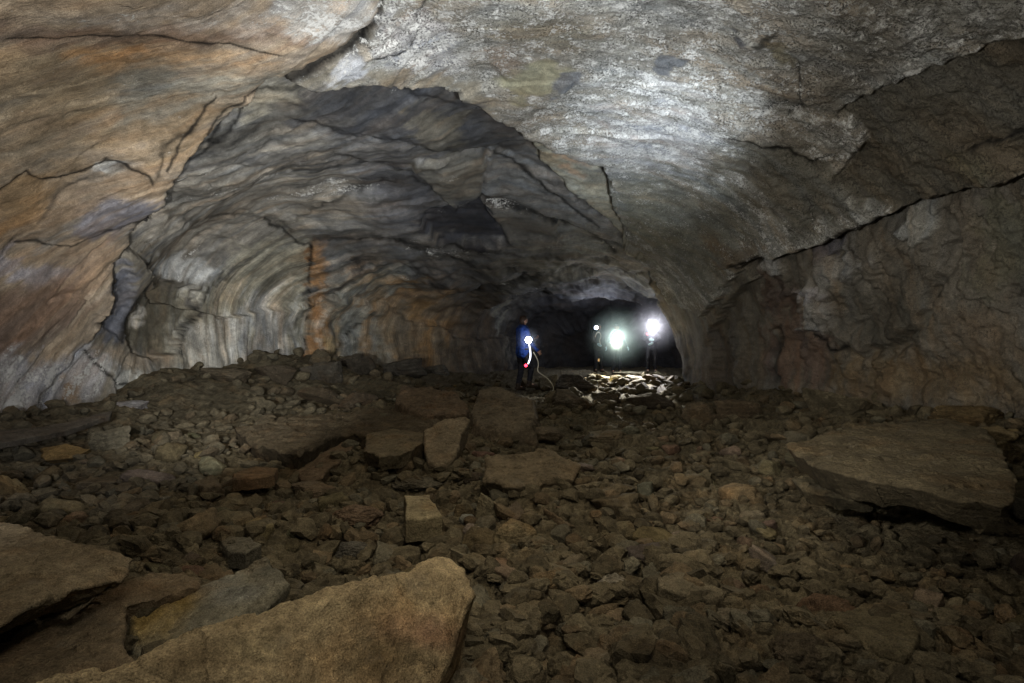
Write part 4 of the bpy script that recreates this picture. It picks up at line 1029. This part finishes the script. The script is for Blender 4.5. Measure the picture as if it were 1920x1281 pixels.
print('rubble', len(VV), len(VA), round(time.time() - T0, 1))

# ------------------------------------------------------------------ people
def capsule(V, Fq, a, b, ra, rb, n=12, m=5, squash=None):
    """tapered capsule as rings"""
    a = np.array(a, float); b = np.array(b, float); d = b - a; L = np.linalg.norm(d) + 1e-9; d /= L
    t = np.array([0, 0, 1.]) if abs(d[2]) < .9 else np.array([1., 0, 0])
    u = np.cross(d, t); u /= np.linalg.norm(u); w = np.cross(d, u)
    rings = []
    for k in range(m): q = (k + .4) / m * math.pi / 2; rings.append((a - d * ra * math.cos(q), ra * math.sin(q)))
    for k in range(5): q = k / 4; rings.append((a + d * L * q, ra + (rb - ra) * q))
    for k in range(m): q = (m - 1 - k + .4) / m * math.pi / 2; rings.append((b + d * rb * math.cos(q), rb * math.sin(q)))
    base = len(V)
    for c, r_ in rings:
        for j in range(n):
            q = 2 * math.pi * j / n; off_ = u * math.cos(q) * r_ + w * math.sin(q) * r_
            if squash is not None: off_ = off_ * squash
            V.append(c + off_)
    nr = len(rings)
    for i in range(nr - 1):
        for j in range(n): Fq.append([base + i * n + j, base + i * n + (j + 1) % n, base + (i + 1) * n + (j + 1) % n, base + (i + 1) * n + j])
    Fq.append([base + j for j in range(n)][::-1]); Fq.append([base + (nr - 1) * n + j for j in range(n)])

def fused(name, caps, mat, parent, voxel=.008, smooth=2, fold=0.0):
    """overlapping tapered forms fused into one continuous skin"""
    V, Fq = [], []
    for c in caps: capsule(V, Fq, *c[:4], squash=c[4] if len(c) > 4 else None)
    me = bpy.data.meshes.new(name); me.from_pydata([tuple(v) for v in V], [], Fq); me.update()
    o = obj(name, me, parent)
    md = o.modifiers.new('r', 'REMESH'); md.mode = 'VOXEL'; md.voxel_size = voxel; md.use_smooth_shade = True
    ms = o.modifiers.new('s', 'SMOOTH'); ms.iterations = smooth; ms.factor = .5
    dg = bpy.context.evaluated_depsgraph_get(); ev = o.evaluated_get(dg)
    m2 = bpy.data.meshes.new_from_object(ev); o.modifiers.clear(); o.data = m2
    n = len(m2.vertices); co = np.empty(n * 3, np.float32); m2.vertices.foreach_get('co', co); co = co.reshape(-1, 3)
    if fold:
        nr = np.empty(n * 3, np.float32); m2.vertices.foreach_get('normal', nr); nr = nr.reshape(-1, 3)
        q = np.abs(perlin(co * np.array([9, 9, 16]) + 3)) + .5 * perlin(co * 22)
        co = co - nr * (q * fold)[:, None]; m2.vertices.foreach_set('co', co.ravel())
    m2.polygons.foreach_set('use_smooth', np.ones(len(m2.polygons), bool)); m2.update()
    m2.materials.clear(); m2.materials.append(mat); return o

M_SKIN = simple_mat('skin', (.48, .27, .19), .55, 40, .12)
M_HAIR = simple_mat('dark hair', (.05, .03, .02), .6, 120, .4)
M_EYE = simple_mat('eye', (.5, .5, .48), .2, 5, .05)
M_IRIS = simple_mat('dark iris', (.03, .02, .015), .2, 5, .05)
M_LIP = simple_mat('lips', (.35, .12, .10), .5, 30, .1)
M_BLUE = simple_mat('blue jacket cloth', (.02, .06, .27), .75, 60, .3)
M_NAVY = simple_mat('dark trouser cloth', (.022, .022, .028), .85, 60, .3)
M_DARK = simple_mat('dark jacket cloth', (.03, .034, .045), .8, 60, .3)
M_DARK2 = simple_mat('charcoal jacket cloth', (.05, .046, .042), .8, 60, .3)
M_BOOT = simple_mat('boot leather', (.05, .035, .025), .6, 60, .3)
M_GLOVE = simple_mat('pale blue glove', (.45, .62, .66), .8, 80, .15)
M_STRAP = simple_mat('pale strap webbing', (.75, .76, .78), .6, 90, .1)
M_TRAIL = simple_mat('yellowish light trail', (.55, .5, .36), .6, 90, .1)  # colour of the light trails drawn as tubes
M_PLAST = simple_mat('black plastic', (.03, .03, .03), .4, 90, .1)

def hand_caps(wrist, dirv, palmn, curl=.5, side=1):
    """palm, four bent fingers of different lengths and a thumb"""
    d = Vector(dirv).normalized(); n = Vector(palmn).normalized(); s = d.cross(n).normalized() * side
    w = Vector(wrist); caps = []
    for k in (-1.2, -.4, .4, 1.2):
        caps.append((w + s * k * .012, w + d * .085 + s * k * .019, .017, .013))
    for k, L in zip((-1.5, -.5, .5, 1.5), (.062, .078, .082, .070)):
        p = w + d * .088 + s * k * .019
        d1 = (d * math.cos(curl * .6) + n * math.sin(curl * .6)); d2 = (d * math.cos(curl * 1.7) + n * math.sin(curl * 1.7)); d3 = (d * math.cos(curl * 2.6) + n * math.sin(curl * 2.6))
        q = p + d1 * L * .45; r_ = q + d2 * L * .32; e = r_ + d3 * L * .23
        caps += [(p, q, .0092, .0085), (q, r_, .0085, .008), (r_, e, .008, .007)]
    p = w + d * .03 + s * .028; q = p + (s * .75 + d * .6 + n * .3).normalized() * .038; e = q + (s * .2 + d * .9 + n * .5).normalized() * .032
    caps += [(p, q, .0125, .0105), (q, e, .0105, .0085)]
    return caps

def person(name, label, loc, rz, J, mats, glove=False, hair=True, look=(0, 1, 0), scale=1.0, curl=(.5, .5)):
    """J: joints in the person's own frame, facing +y. Body is one skin; clothes and hair are children."""
    root = bpy.data.objects.new(name, None); COL.objects.link(root); root.location = loc; root.rotation_euler = (0, 0, rz); root.scale = (scale,) * 3
    root.empty_display_size = .2
    tag(root, label, 'person')
    jac, tro, boot = mats
    V = {k: Vector(v) for k, v in J.items()}
    hd = V['head']; lk = Vector(look).normalized(); up = Vector((0, 0, 1)); sd = lk.cross(up).normalized()
    caps = [(V['neck'] - Vector((0, 0, .06)), hd - up * .02, .058, .054),
            (hd + up * .035 - lk * .012, hd + up * .035 + lk * .012, .088, .088), (hd - up * .02 + lk * .01, hd - up * .075 + lk * .035, .072, .045),
            (hd + lk * .085 + up * .01, hd + lk * .108 - up * .018, .010, .015), (hd - up * .045 + lk * .08, hd - up * .047 + lk * .088, .02, .016),
            (hd - up * .09 + lk * .065, hd - up * .09 + lk * .075, .018, .016),
            (hd + sd * .085 + up * .012, hd + sd * .09 - up * .018, .012, .009), (hd - sd * .085 + up * .012, hd - sd * .09 - up * .018, .012, .009)]
    chest = (V['neck'] + V['hip']) / 2 + up * .08
    caps += [(V['neck'] - up * .08, chest, .085, .10), (chest, V['hip'], .10, .10)]
    for s in 'lr':
        caps += [(V['sh' + s], V['el' + s], .05, .042), (V['el' + s], V['wr' + s], .040, .028),
                 (V['hp' + s], V['kn' + s], .085, .058), (V['kn' + s], V['an' + s], .056, .040), (V['an' + s], V['an' + s] + V['ft' + s] * .17 - up * .04, .04, .03)]
        fd = V['wr' + s] - V['el' + s]
        caps += hand_caps(V['wr' + s] + fd.normalized() * .015, fd, V['pn' + s], curl[0 if s == 'l' else 1], 1 if s == 'l' else -1)
    caps = [tuple(c) for c in caps]
    body = fused('body', caps, M_SKIN, root, .0065, 2)
    # clothes
    sh = (V['shl'] - V['shr']).normalized()
    j = [(V['neck'] - up * .04, V['neck'] - up * .07, .075, .09), (V['shl'] - sh * .03, V['shr'] + sh * .03, .085, .085)]
    j.append((chest + up * .12, V['hip'] - up * .06, .13, .13))
    for k in (-1, 1): j += [(chest + up * .1 + sh * .07 * k, V['hip'] + sh * .06 * k + up * .02, .13, .125), (V['hip'] + sh * .06 * k, V['hip'] + sh * .06 * k - up * .1, .135, .14)]
    for s in 'lr': j += [(V['sh' + s], V['el' + s], .072, .060), (V['el' + s], V['wr' + s] - (V['wr' + s] - V['el' + s]) * .05, .058, .043)]
    j.append((V['neck'] + up * .02 - lk * .02, V['neck'] - up * .02, .068, .075))
    fused('jacket', j, jac, root, .012, 2, .016)
    tcs = [(V['hip'] - up * .02 - sh * .07, V['hip'] - up * .02 + sh * .07, .125, .125)]
    for s in 'lr': tcs += [(V['hp' + s], V['kn' + s], .105, .078), (V['kn' + s], V['an' + s] + up * .03, .076, .062)]
    fused('trousers', tcs, tro, root, .012, 2, .014)
    for s in 'lr':
        a = V['an' + s]; f = V['ft' + s]
        fused('boot', [(a + up * .06, a, .062, .058), (a - up * .03 - f * .03, a + f * .16 - up * .045, .05, .045), (a - up * .04, a + f * .17 - up * .055, .045, .038)], boot, root, .010, 2)
        if glove:
            fd = V['wr' + s] - V['el' + s]
            hc = [(c[0], c[1], c[2] + .004, c[3] + .004) for c in hand_caps(V['wr' + s] + fd.normalized() * .015, fd, V['pn' + s], curl[0 if s == 'l' else 1], 1 if s == 'l' else -1)]
            fused('glove', hc, M_GLOVE, root, .0065, 1)
    if hair:
        hc = [(hd + up * .058 - lk * .022, hd + up * .062 + lk * .012, .090, .086), (hd + up * .03 - lk * .045, hd - up * .03 - lk * .05, .075, .055),
              (hd + up * .085 + lk * .03, hd + up * .09 + lk * .06, .045, .03), (hd + up * .05 + sd * .055 - lk * .02, hd - up * .005 + sd * .07 - lk * .02, .035, .018), (hd + up * .05 - sd * .055 - lk * .02, hd - up * .005 - sd * .07 - lk * .02, .035, .018)]
        fused('hair', hc, M_HAIR, root, .008, 1, .012)
    for k in (-1, 1):
        e = fused('eye', [(hd + lk * .078 + sd * .031 * k + up * .018, hd + lk * .079 + sd * .031 * k + up * .018, .013, .013)], M_EYE, root, .004, 0)
        fused('iris', [(hd + lk * .089 + sd * .031 * k + up * .018, hd + lk * .0895 + sd * .031 * k + up * .018, .006, .006)], M_IRIS, e, .002, 0)
    fused('mouth', [(hd + lk * .098 - up * .048 - sd * .018, hd + lk * .098 - up * .048 + sd * .018, .006, .006)], M_LIP, root, .003, 0)
    return root, V

def tubes(name, pts, rad, mat, parent=None, n=8):
    """a smooth tube through points"""
    cu = bpy.data.curves.new(name, 'CURVE'); cu.dimensions = '3D'; cu.bevel_depth = rad; cu.bevel_resolution = 3
    sp_ = cu.splines.new('NURBS'); sp_.points.add(len(pts) - 1)
    for p, q in zip(sp_.points, pts): p.co = (*q, 1)
    sp_.use_endpoint_u = True; sp_.order_u = 3
    tmp = bpy.data.objects.new('tmp', cu); COL.objects.link(tmp)
    me = bpy.data.meshes.new_from_object(tmp.evaluated_get(bpy.context.evaluated_depsgraph_get()))
    bpy.data.objects.remove(tmp)
    me.materials.clear(); me.materials.append(mat)
    return obj(name, me, parent)

def disc_lathe(name, prof, mat, parent, n=32):
    V, Fq = [], []
    for r_, z_ in prof:
        for j in range(n): q = 2 * math.pi * j / n; V.append((r_ * math.cos(q), -z_, r_ * math.sin(q)))
    for i in range(len(prof) - 1):
        for j in range(n): Fq.append([i * n + j, i * n + (j + 1) % n, (i + 1) * n + (j + 1) % n, (i + 1) * n + j])
    me = bpy.data.meshes.new(name); me.from_pydata(V, [], Fq); me.update()
    for p in me.polygons: p.use_smooth = True
    me.materials.append(mat); return obj(name, me, parent)

def halo_mat(name, colr, dens):
    b = NB(name); tc = b.new('ShaderNodeTexCoord').outputs['Object']
    g = b.new('ShaderNodeTexGradient', gradient_type='QUADRATIC_SPHERE'); b.put(g.inputs[0], tc)
    d_ = b.math('MULTIPLY', g.outputs['Fac'], dens)
    v = b.new('ShaderNodeVolumeScatter'); v.inputs['Color'].default_value = (*colr, 1); b.put(v.inputs['Density'], d_)
    o = b.new('ShaderNodeOutputMaterial'); b.l.new(v.outputs[0], o.inputs['Volume']); return b.m

def lamp(name, label, loc, face, rad, colr, strength, cat, strap_r=None, halo=None):
    """a lamp whose glass faces `face`"""
    root = bpy.data.objects.new(name, None); COL.objects.link(root); root.location = loc
    root.rotation_euler = Vector(face).to_track_quat('-Y', 'Z').to_euler(); root.empty_display_size = .1
    tag(root, label, cat)
    disc_lathe('housing', [(.001, -rad * 1.3), (rad * .55, -rad * 1.25), (rad * .7, -rad * .6), (rad * 1.1, -rad * .1), (rad * 1.15, rad * .12), (rad * 1.02, rad * .12), (rad * .98, 0)], M_PLAST, root)
    disc_lathe('lens', [(.0005, rad * .42), (rad * .5, rad * .36), (rad * .85, rad * .18), (rad, 0.0), (rad * .98, -rad * .05)], emit_mat('lit lamp glass', colr, strength), root)
    if strap_r:
        pts = [(strap_r * .85 * math.cos(q), strap_r * 1.05 * math.sin(q) + strap_r * 1.0, 0) for q in np.linspace(-1.35, 4.49, 20)]
        tubes('strap', pts, .008, M_PLAST, root)
    return root

def light(name, kind, loc, power, colr, radius=.05, target=None, angle=60, blend=.6):
    l = bpy.data.lights.new(name, kind); l.energy = power; l.color = colr; l.shadow_soft_size = radius
    o = bpy.data.objects.new(name, l); COL.objects.link(o); o.location = loc
    if kind == 'SPOT':
        l.spot_size = math.radians(angle); l.spot_blend = blend
        o.rotation_euler = (Vector(target) - Vector(loc)).to_track_quat('-Z', 'Y').to_euler()
    return o

def base_pose(): 
    return dict(head=(0, .02, 1.60), neck=(0, 0, 1.46), hip=(0, 0, .98), shl=(.17, 0, 1.38), shr=(-.17, 0, 1.38), ell=(.24, .03, 1.12), elr=(-.24, .03, 1.12), wrl=(.25, .12, .90), wrr=(-.25, .12, .90),
                hpl=(.09, 0, .92), hpr=(-.09, 0, .92), knl=(.11, .03, .50), knr=(-.11, .03, .50), anl=(.12, 0, .09), anr=(-.12, 0, .09), ftl=(.1, 1, 0), ftr=(-.1, 1, 0), pnl=(-1, 0, 0), pnr=(1, 0, 0))

# person in the blue jacket, seen from the side, turned half towards us, lamp held out at the chest
Y1 = 12.9
p1 = P3(980, 733, Y1); hgt = (733 - 592) / F * Y1
pose = base_pose()
pose.update(elr=(-.22, .16, 1.14), wrr=(-.10, .34, 1.20), ell=(.20, .12, 1.10), wrl=(.17, .30, .93), knl=(.12, .16, .54), anl=(.13, .10, .16), knr=(-.10, .02, .50), anr=(-.11, -.06, .09), pnr=(0, -.3, 1), pnl=(-1, 0, .2))
rz1 = math.radians(-62)
person('person', 'brown haired person in blue jacket and dark trousers, standing side on apart from the others', (p1[0], p1[1], p1[2]), rz1, pose, (M_BLUE, M_NAVY, M_BOOT), scale=hgt / 1.73, look=(-.55, .8, 0), curl=(.6, 1.0))
lpos = P3(991, 637, Y1 - .22)
lamp('hand_lamp', 'white lamp held at the chest of the person in the blue jacket', lpos.tolist(), (-.2, -1, -.05), .075, (.86, .92, 1), 34, 'lamp')
tubes('white_trail', [P3(992, 644, Y1 - .25), P3(994, 655, Y1 - .25), P3(995, 666, Y1 - .24), P3(993, 676, Y1 - .24), P3(990, 682, Y1 - .24)], .016, emit_mat('glowing light trail', (.85, .88, 1), 3.0))  # emissive tube drawn in place of the lamp's light trail
tag(bpy.data.objects['white_trail'], 'glowing white light trail curving down from the lamp in front of the blue jacket', 'strap')
tl = lamp('red_light', 'small red light at the end of the white light trail', P3(986, 685, Y1 - .25).tolist(), (0, -1, .2), .034, (1, .03, .06), 9, 'lamp')  # red end of the light trail, built as a small lamp
# light trail from the other hand to the rocks, built as a pale tube
tubes('light_trail', [P3(1000, 660, Y1 - .2), P3(1008, 672, Y1 - .2), P3(1010, 684, Y1 - .2), P3(1007, 696, Y1 - .25), P3(1016, 702, Y1 - .3), P3(1030, 712, Y1 - .3), P3(1040, 728, Y1 - .3), P3(1036, 733, Y1 - .3)], .011, M_TRAIL)
tag(bpy.data.objects['light_trail'], 'thin pale light trail running from the hand of the blue jacketed person onto the rocks', 'light_trail')

# person two with a headlamp
Y2 = 18.6
def place(u, vfeet, vtop, y): 
    p = P3(u, vfeet, y); return p, (vfeet - vtop) / F * y
p, hg = place(1122, 698, 606, Y2)
pose = base_pose(); pose.update(ell=(.25, .05, 1.13), wrl=(.16, .26, 1.02), elr=(-.23, .02, 1.12), wrr=(-.22, .16, .92))
person('person', 'person in a charcoal jacket with a small bluish headlamp, standing apart from the bright lamp', p.tolist(), math.radians(195), pose, (M_DARK2, M_NAVY, M_BOOT), True, scale=hg / 1.75, look=(-.1, 1, 0))
lamp('headlamp', 'small bluish headlamp on the forehead of the person in the charcoal jacket', P3(1118, 614, Y2 - .2).tolist(), (-.1, -1, -.02), .06, (.6, .72, 1), 30, 'headlamp', .085)
tubes('light_trail', [P3(1116, 632, Y2 - .3), P3(1118, 624, Y2 - .32), P3(1124, 622, Y2 - .32), P3(1128, 630, Y2 - .3), P3(1123, 638, Y2 - .3), P3(1127, 648, Y2 - .3)], .012, M_TRAIL)  # yellowish loop of light trail, modelled as a solid tube
tag(bpy.data.objects['light_trail.001'], 'looped pale light trail at the chest of the person in the charcoal jacket', 'light_trail')
# person three, big bright lamp at the chest
Y3 = 18.2
p, hg = place(1156, 700, 607, Y3)
pose = base_pose(); pose.update(ell=(.26, .10, 1.14), wrl=(.10, .32, 1.20), elr=(-.26, .10, 1.12), wrr=(-.34, .22, .95), knl=(.12, .10, .5), pnl=(0, -.3, 1))
person('person', 'person in dark clothes half hidden behind the brightest lamp held at the chest', p.tolist(), math.radians(178), pose, (M_DARK, M_NAVY, M_BOOT), True, scale=hg / 1.75, look=(0, 1, 0), curl=(1.0, .5))
lamp('hand_lamp', 'largest and brightest lamp, greenish white, held at chest height at the far end', P3(1157, 632, Y3 - .55).tolist(), (-.05, -1, 0), .125, (.9, 1, .95), 90, 'lamp')
# person four, headlamp at the right
Y4 = 17.8
p, hg = place(1222, 699, 602, Y4)
pose = base_pose(); pose.update(ell=(.27, .12, 1.15), wrl=(.10, .30, 1.13), elr=(-.25, .12, 1.14), wrr=(-.04, .33, 1.02), knl=(.12, .12, .5), head=(0, .05, 1.59))
person('person', 'person in dark clothes beside the wall edge with a dazzling headlamp', p.tolist(), math.radians(168), pose, (M_DARK, M_NAVY, M_BOOT), True, scale=hg / 1.75, look=(0, 1, -.15))
lamp('headlamp', 'dazzling white headlamp on the forehead of the person beside the wall edge', P3(1225, 611, Y4 - .30).tolist(), (-.1, -1, -.03), .115, (.97, .97, 1), 90, 'headlamp', .1)
lamp('red_light', 'tiny red light beside the dazzling headlamp of the person at the wall edge', P3(1214, 626, Y4 - .35).tolist(), (0, -1, 0), .035, (1, .08, .08), 4, 'lamp')
print('people', round(time.time() - T0, 1))

# ------------------------------------------------------------------ scattering volumes added around the lamps as a glow
def halo(loc, r_, dens, colr, label):
    V, Fi = ICO[3]; me = mesh_np('halo', V, Fi, halo_mat('lamp lit mist', colr, dens), True, tri=True)
    o = obj('halo', me); o.location = loc; o.scale = (r_,) * 3; tag(o, label, 'halo', kind='stuff'); return o
halo(P3(1157, 632, Y3 - .62).tolist(), 1.1, 1.3, (.75, .95, .9), 'faint added mist glowing around the brightest lamp')
halo(P3(1225, 611, Y4 - .36).tolist(), 1.0, 1.3, (.85, .85, 1), 'faint added mist glowing around the dazzling headlamp')
halo(P3(991, 637, Y1 - .3).tolist(), .36, .8, (.8, .86, 1), 'faint added mist glowing around the lamp by the blue jacket')

# ------------------------------------------------------------------ lights (hand lamps, headlamps and added fill lights)
W = lambda u, v, y: P3(u, v, y).tolist()
light('lamp_and_fill', 'POINT', W(1157, 632, Y3 - .80), 30, (.88, 1, .95), .04)
light('lamp_and_fill', 'POINT', W(1225, 611, Y4 - .60), 26, (.95, .95, 1), .04)
light('lamp_and_fill', 'POINT', W(991, 637, Y1 - .55), 6.0, (.8, .88, 1), .03)
light('lamp_and_fill', 'POINT', W(1118, 614, Y2 - .35), 1.5, (.65, .75, 1), .02)
light('lamp_and_fill', 'POINT', (3.2, 21.2, 2.2), 75, (.8, .85, 1), .1)  # unseen fill added to bring up the back wall of the passage
light('lamp_and_fill', 'SPOT', W(1157, 632, Y3 - 1.0), 3400, (1, .96, .76), .04, W(1150, 716, 14.8), 44, .5)
light('lamp_and_fill', 'SPOT', W(1225, 611, Y4 - .9), 3000, (.94, .93, 1), .04, W(1205, 708, 15.2), 44, .5)
# torches on the roof and left wall from around the camera, then added fill
light('torch_and_fill', 'SPOT', (1.5, 2.0, 1.1), 2300, (.80, .89, 1), .05, W(1215, 275, 7.6), 30, 1.0)
light('torch_and_fill', 'SPOT', (.8, 1.2, 1.2), 1800, (.95, .97, 1), .08, W(960, 130, 6.4), 66, 1.0)
light('torch_and_fill', 'SPOT', (-.6, .6, 1.2), 900, (1, .98, .95), .10, W(230, 150, 5.5), 74, 1.0)
light('torch_and_fill', 'SPOT', (-1.6, 1.4, 1.2), 2300, (1, .98, .94), .06, W(500, 545, 11), 46, .9)
light('torch_and_fill', 'SPOT', (-.5, 1.4, 1.2), 1500, (.95, .97, 1), .08, W(620, 380, 9), 50, 1.0)
light('torch_and_fill', 'SPOT', (-1.2, .4, 1.1), 420, (.94, .94, 1), .08, W(60, 560, 7), 52, 1.0)
light('torch_and_fill', 'SPOT', (.5, 2.0, 2.9), 150, (1, .885, .71), .45, (0.4, 6.5, 0.0), 130, 1.0)  # high soft fill added to light the floor from above
light('torch_and_fill', 'POINT', (.2, -.6, 2.6), 82, (1, .94, .85), .2)  # broad fill added behind the camera, no lamp known there
light('torch_and_fill', 'SPOT', (-.3, 1.2, 2.5), 40, (1, .90, .74), .3, (-.7, 2.5, .3), 64, 1.0)  # small fill added to brighten the front slab
light('torch_and_fill', 'SPOT', (-.8, 1.0, 1.6), 720, (1, .96, .9), .1, (5.3, 8.2, 2.0), 62, 1.0)  # fill added to lift the dark right wall

# ------------------------------------------------------------------ world: faint sky fill added through the tube's open end behind the camera
w = bpy.data.worlds.new('World'); scene.world = w; w.use_nodes = True
nd = w.node_tree.nodes; bg = nd['Background']; sky = nd.new('ShaderNodeTexSky'); sky.sky_type = 'NISHITA'; sky.sun_disc = False
sky.sun_elevation = math.radians(20); sky.sun_rotation = math.radians(0)
w.node_tree.links.new(sky.outputs[0], bg.inputs[0]); bg.inputs[1].default_value = .02

# ------------------------------------------------------------------ camera
cam = bpy.data.cameras.new('camera'); cam.lens = 20.0; cam.sensor_width = 36; cam.clip_end = 400; cam.clip_start = .05
co = bpy.data.objects.new('camera', cam); COL.objects.link(co); co.location = (0, 0, CH); co.rotation_euler = (math.radians(90), 0, 0)
scene.camera = co
scene.view_settings.view_transform = 'Standard'; scene.view_settings.look = 'None'; scene.view_settings.exposure = 0; scene.view_settings.gamma = 1
scene.cycles.use_denoising = True
try: scene.cycles.denoiser = 'OPENIMAGEDENOISE'; scene.cycles.denoising_input_passes = 'RGB_ALBEDO_NORMAL'
except Exception: pass
scene.cycles.max_bounces = 4; scene.cycles.diffuse_bounces = 3; scene.cycles.glossy_bounces = 2; scene.cycles.volume_bounces = 0
scene.cycles.volume_max_steps = 64
scene.cycles.sample_clamp_indirect = 4
scene.cycles.use_adaptive_sampling = True; scene.cycles.adaptive_threshold = .02; scene.cycles.adaptive_min_samples = 20
print('done', round(time.time() - T0, 1))
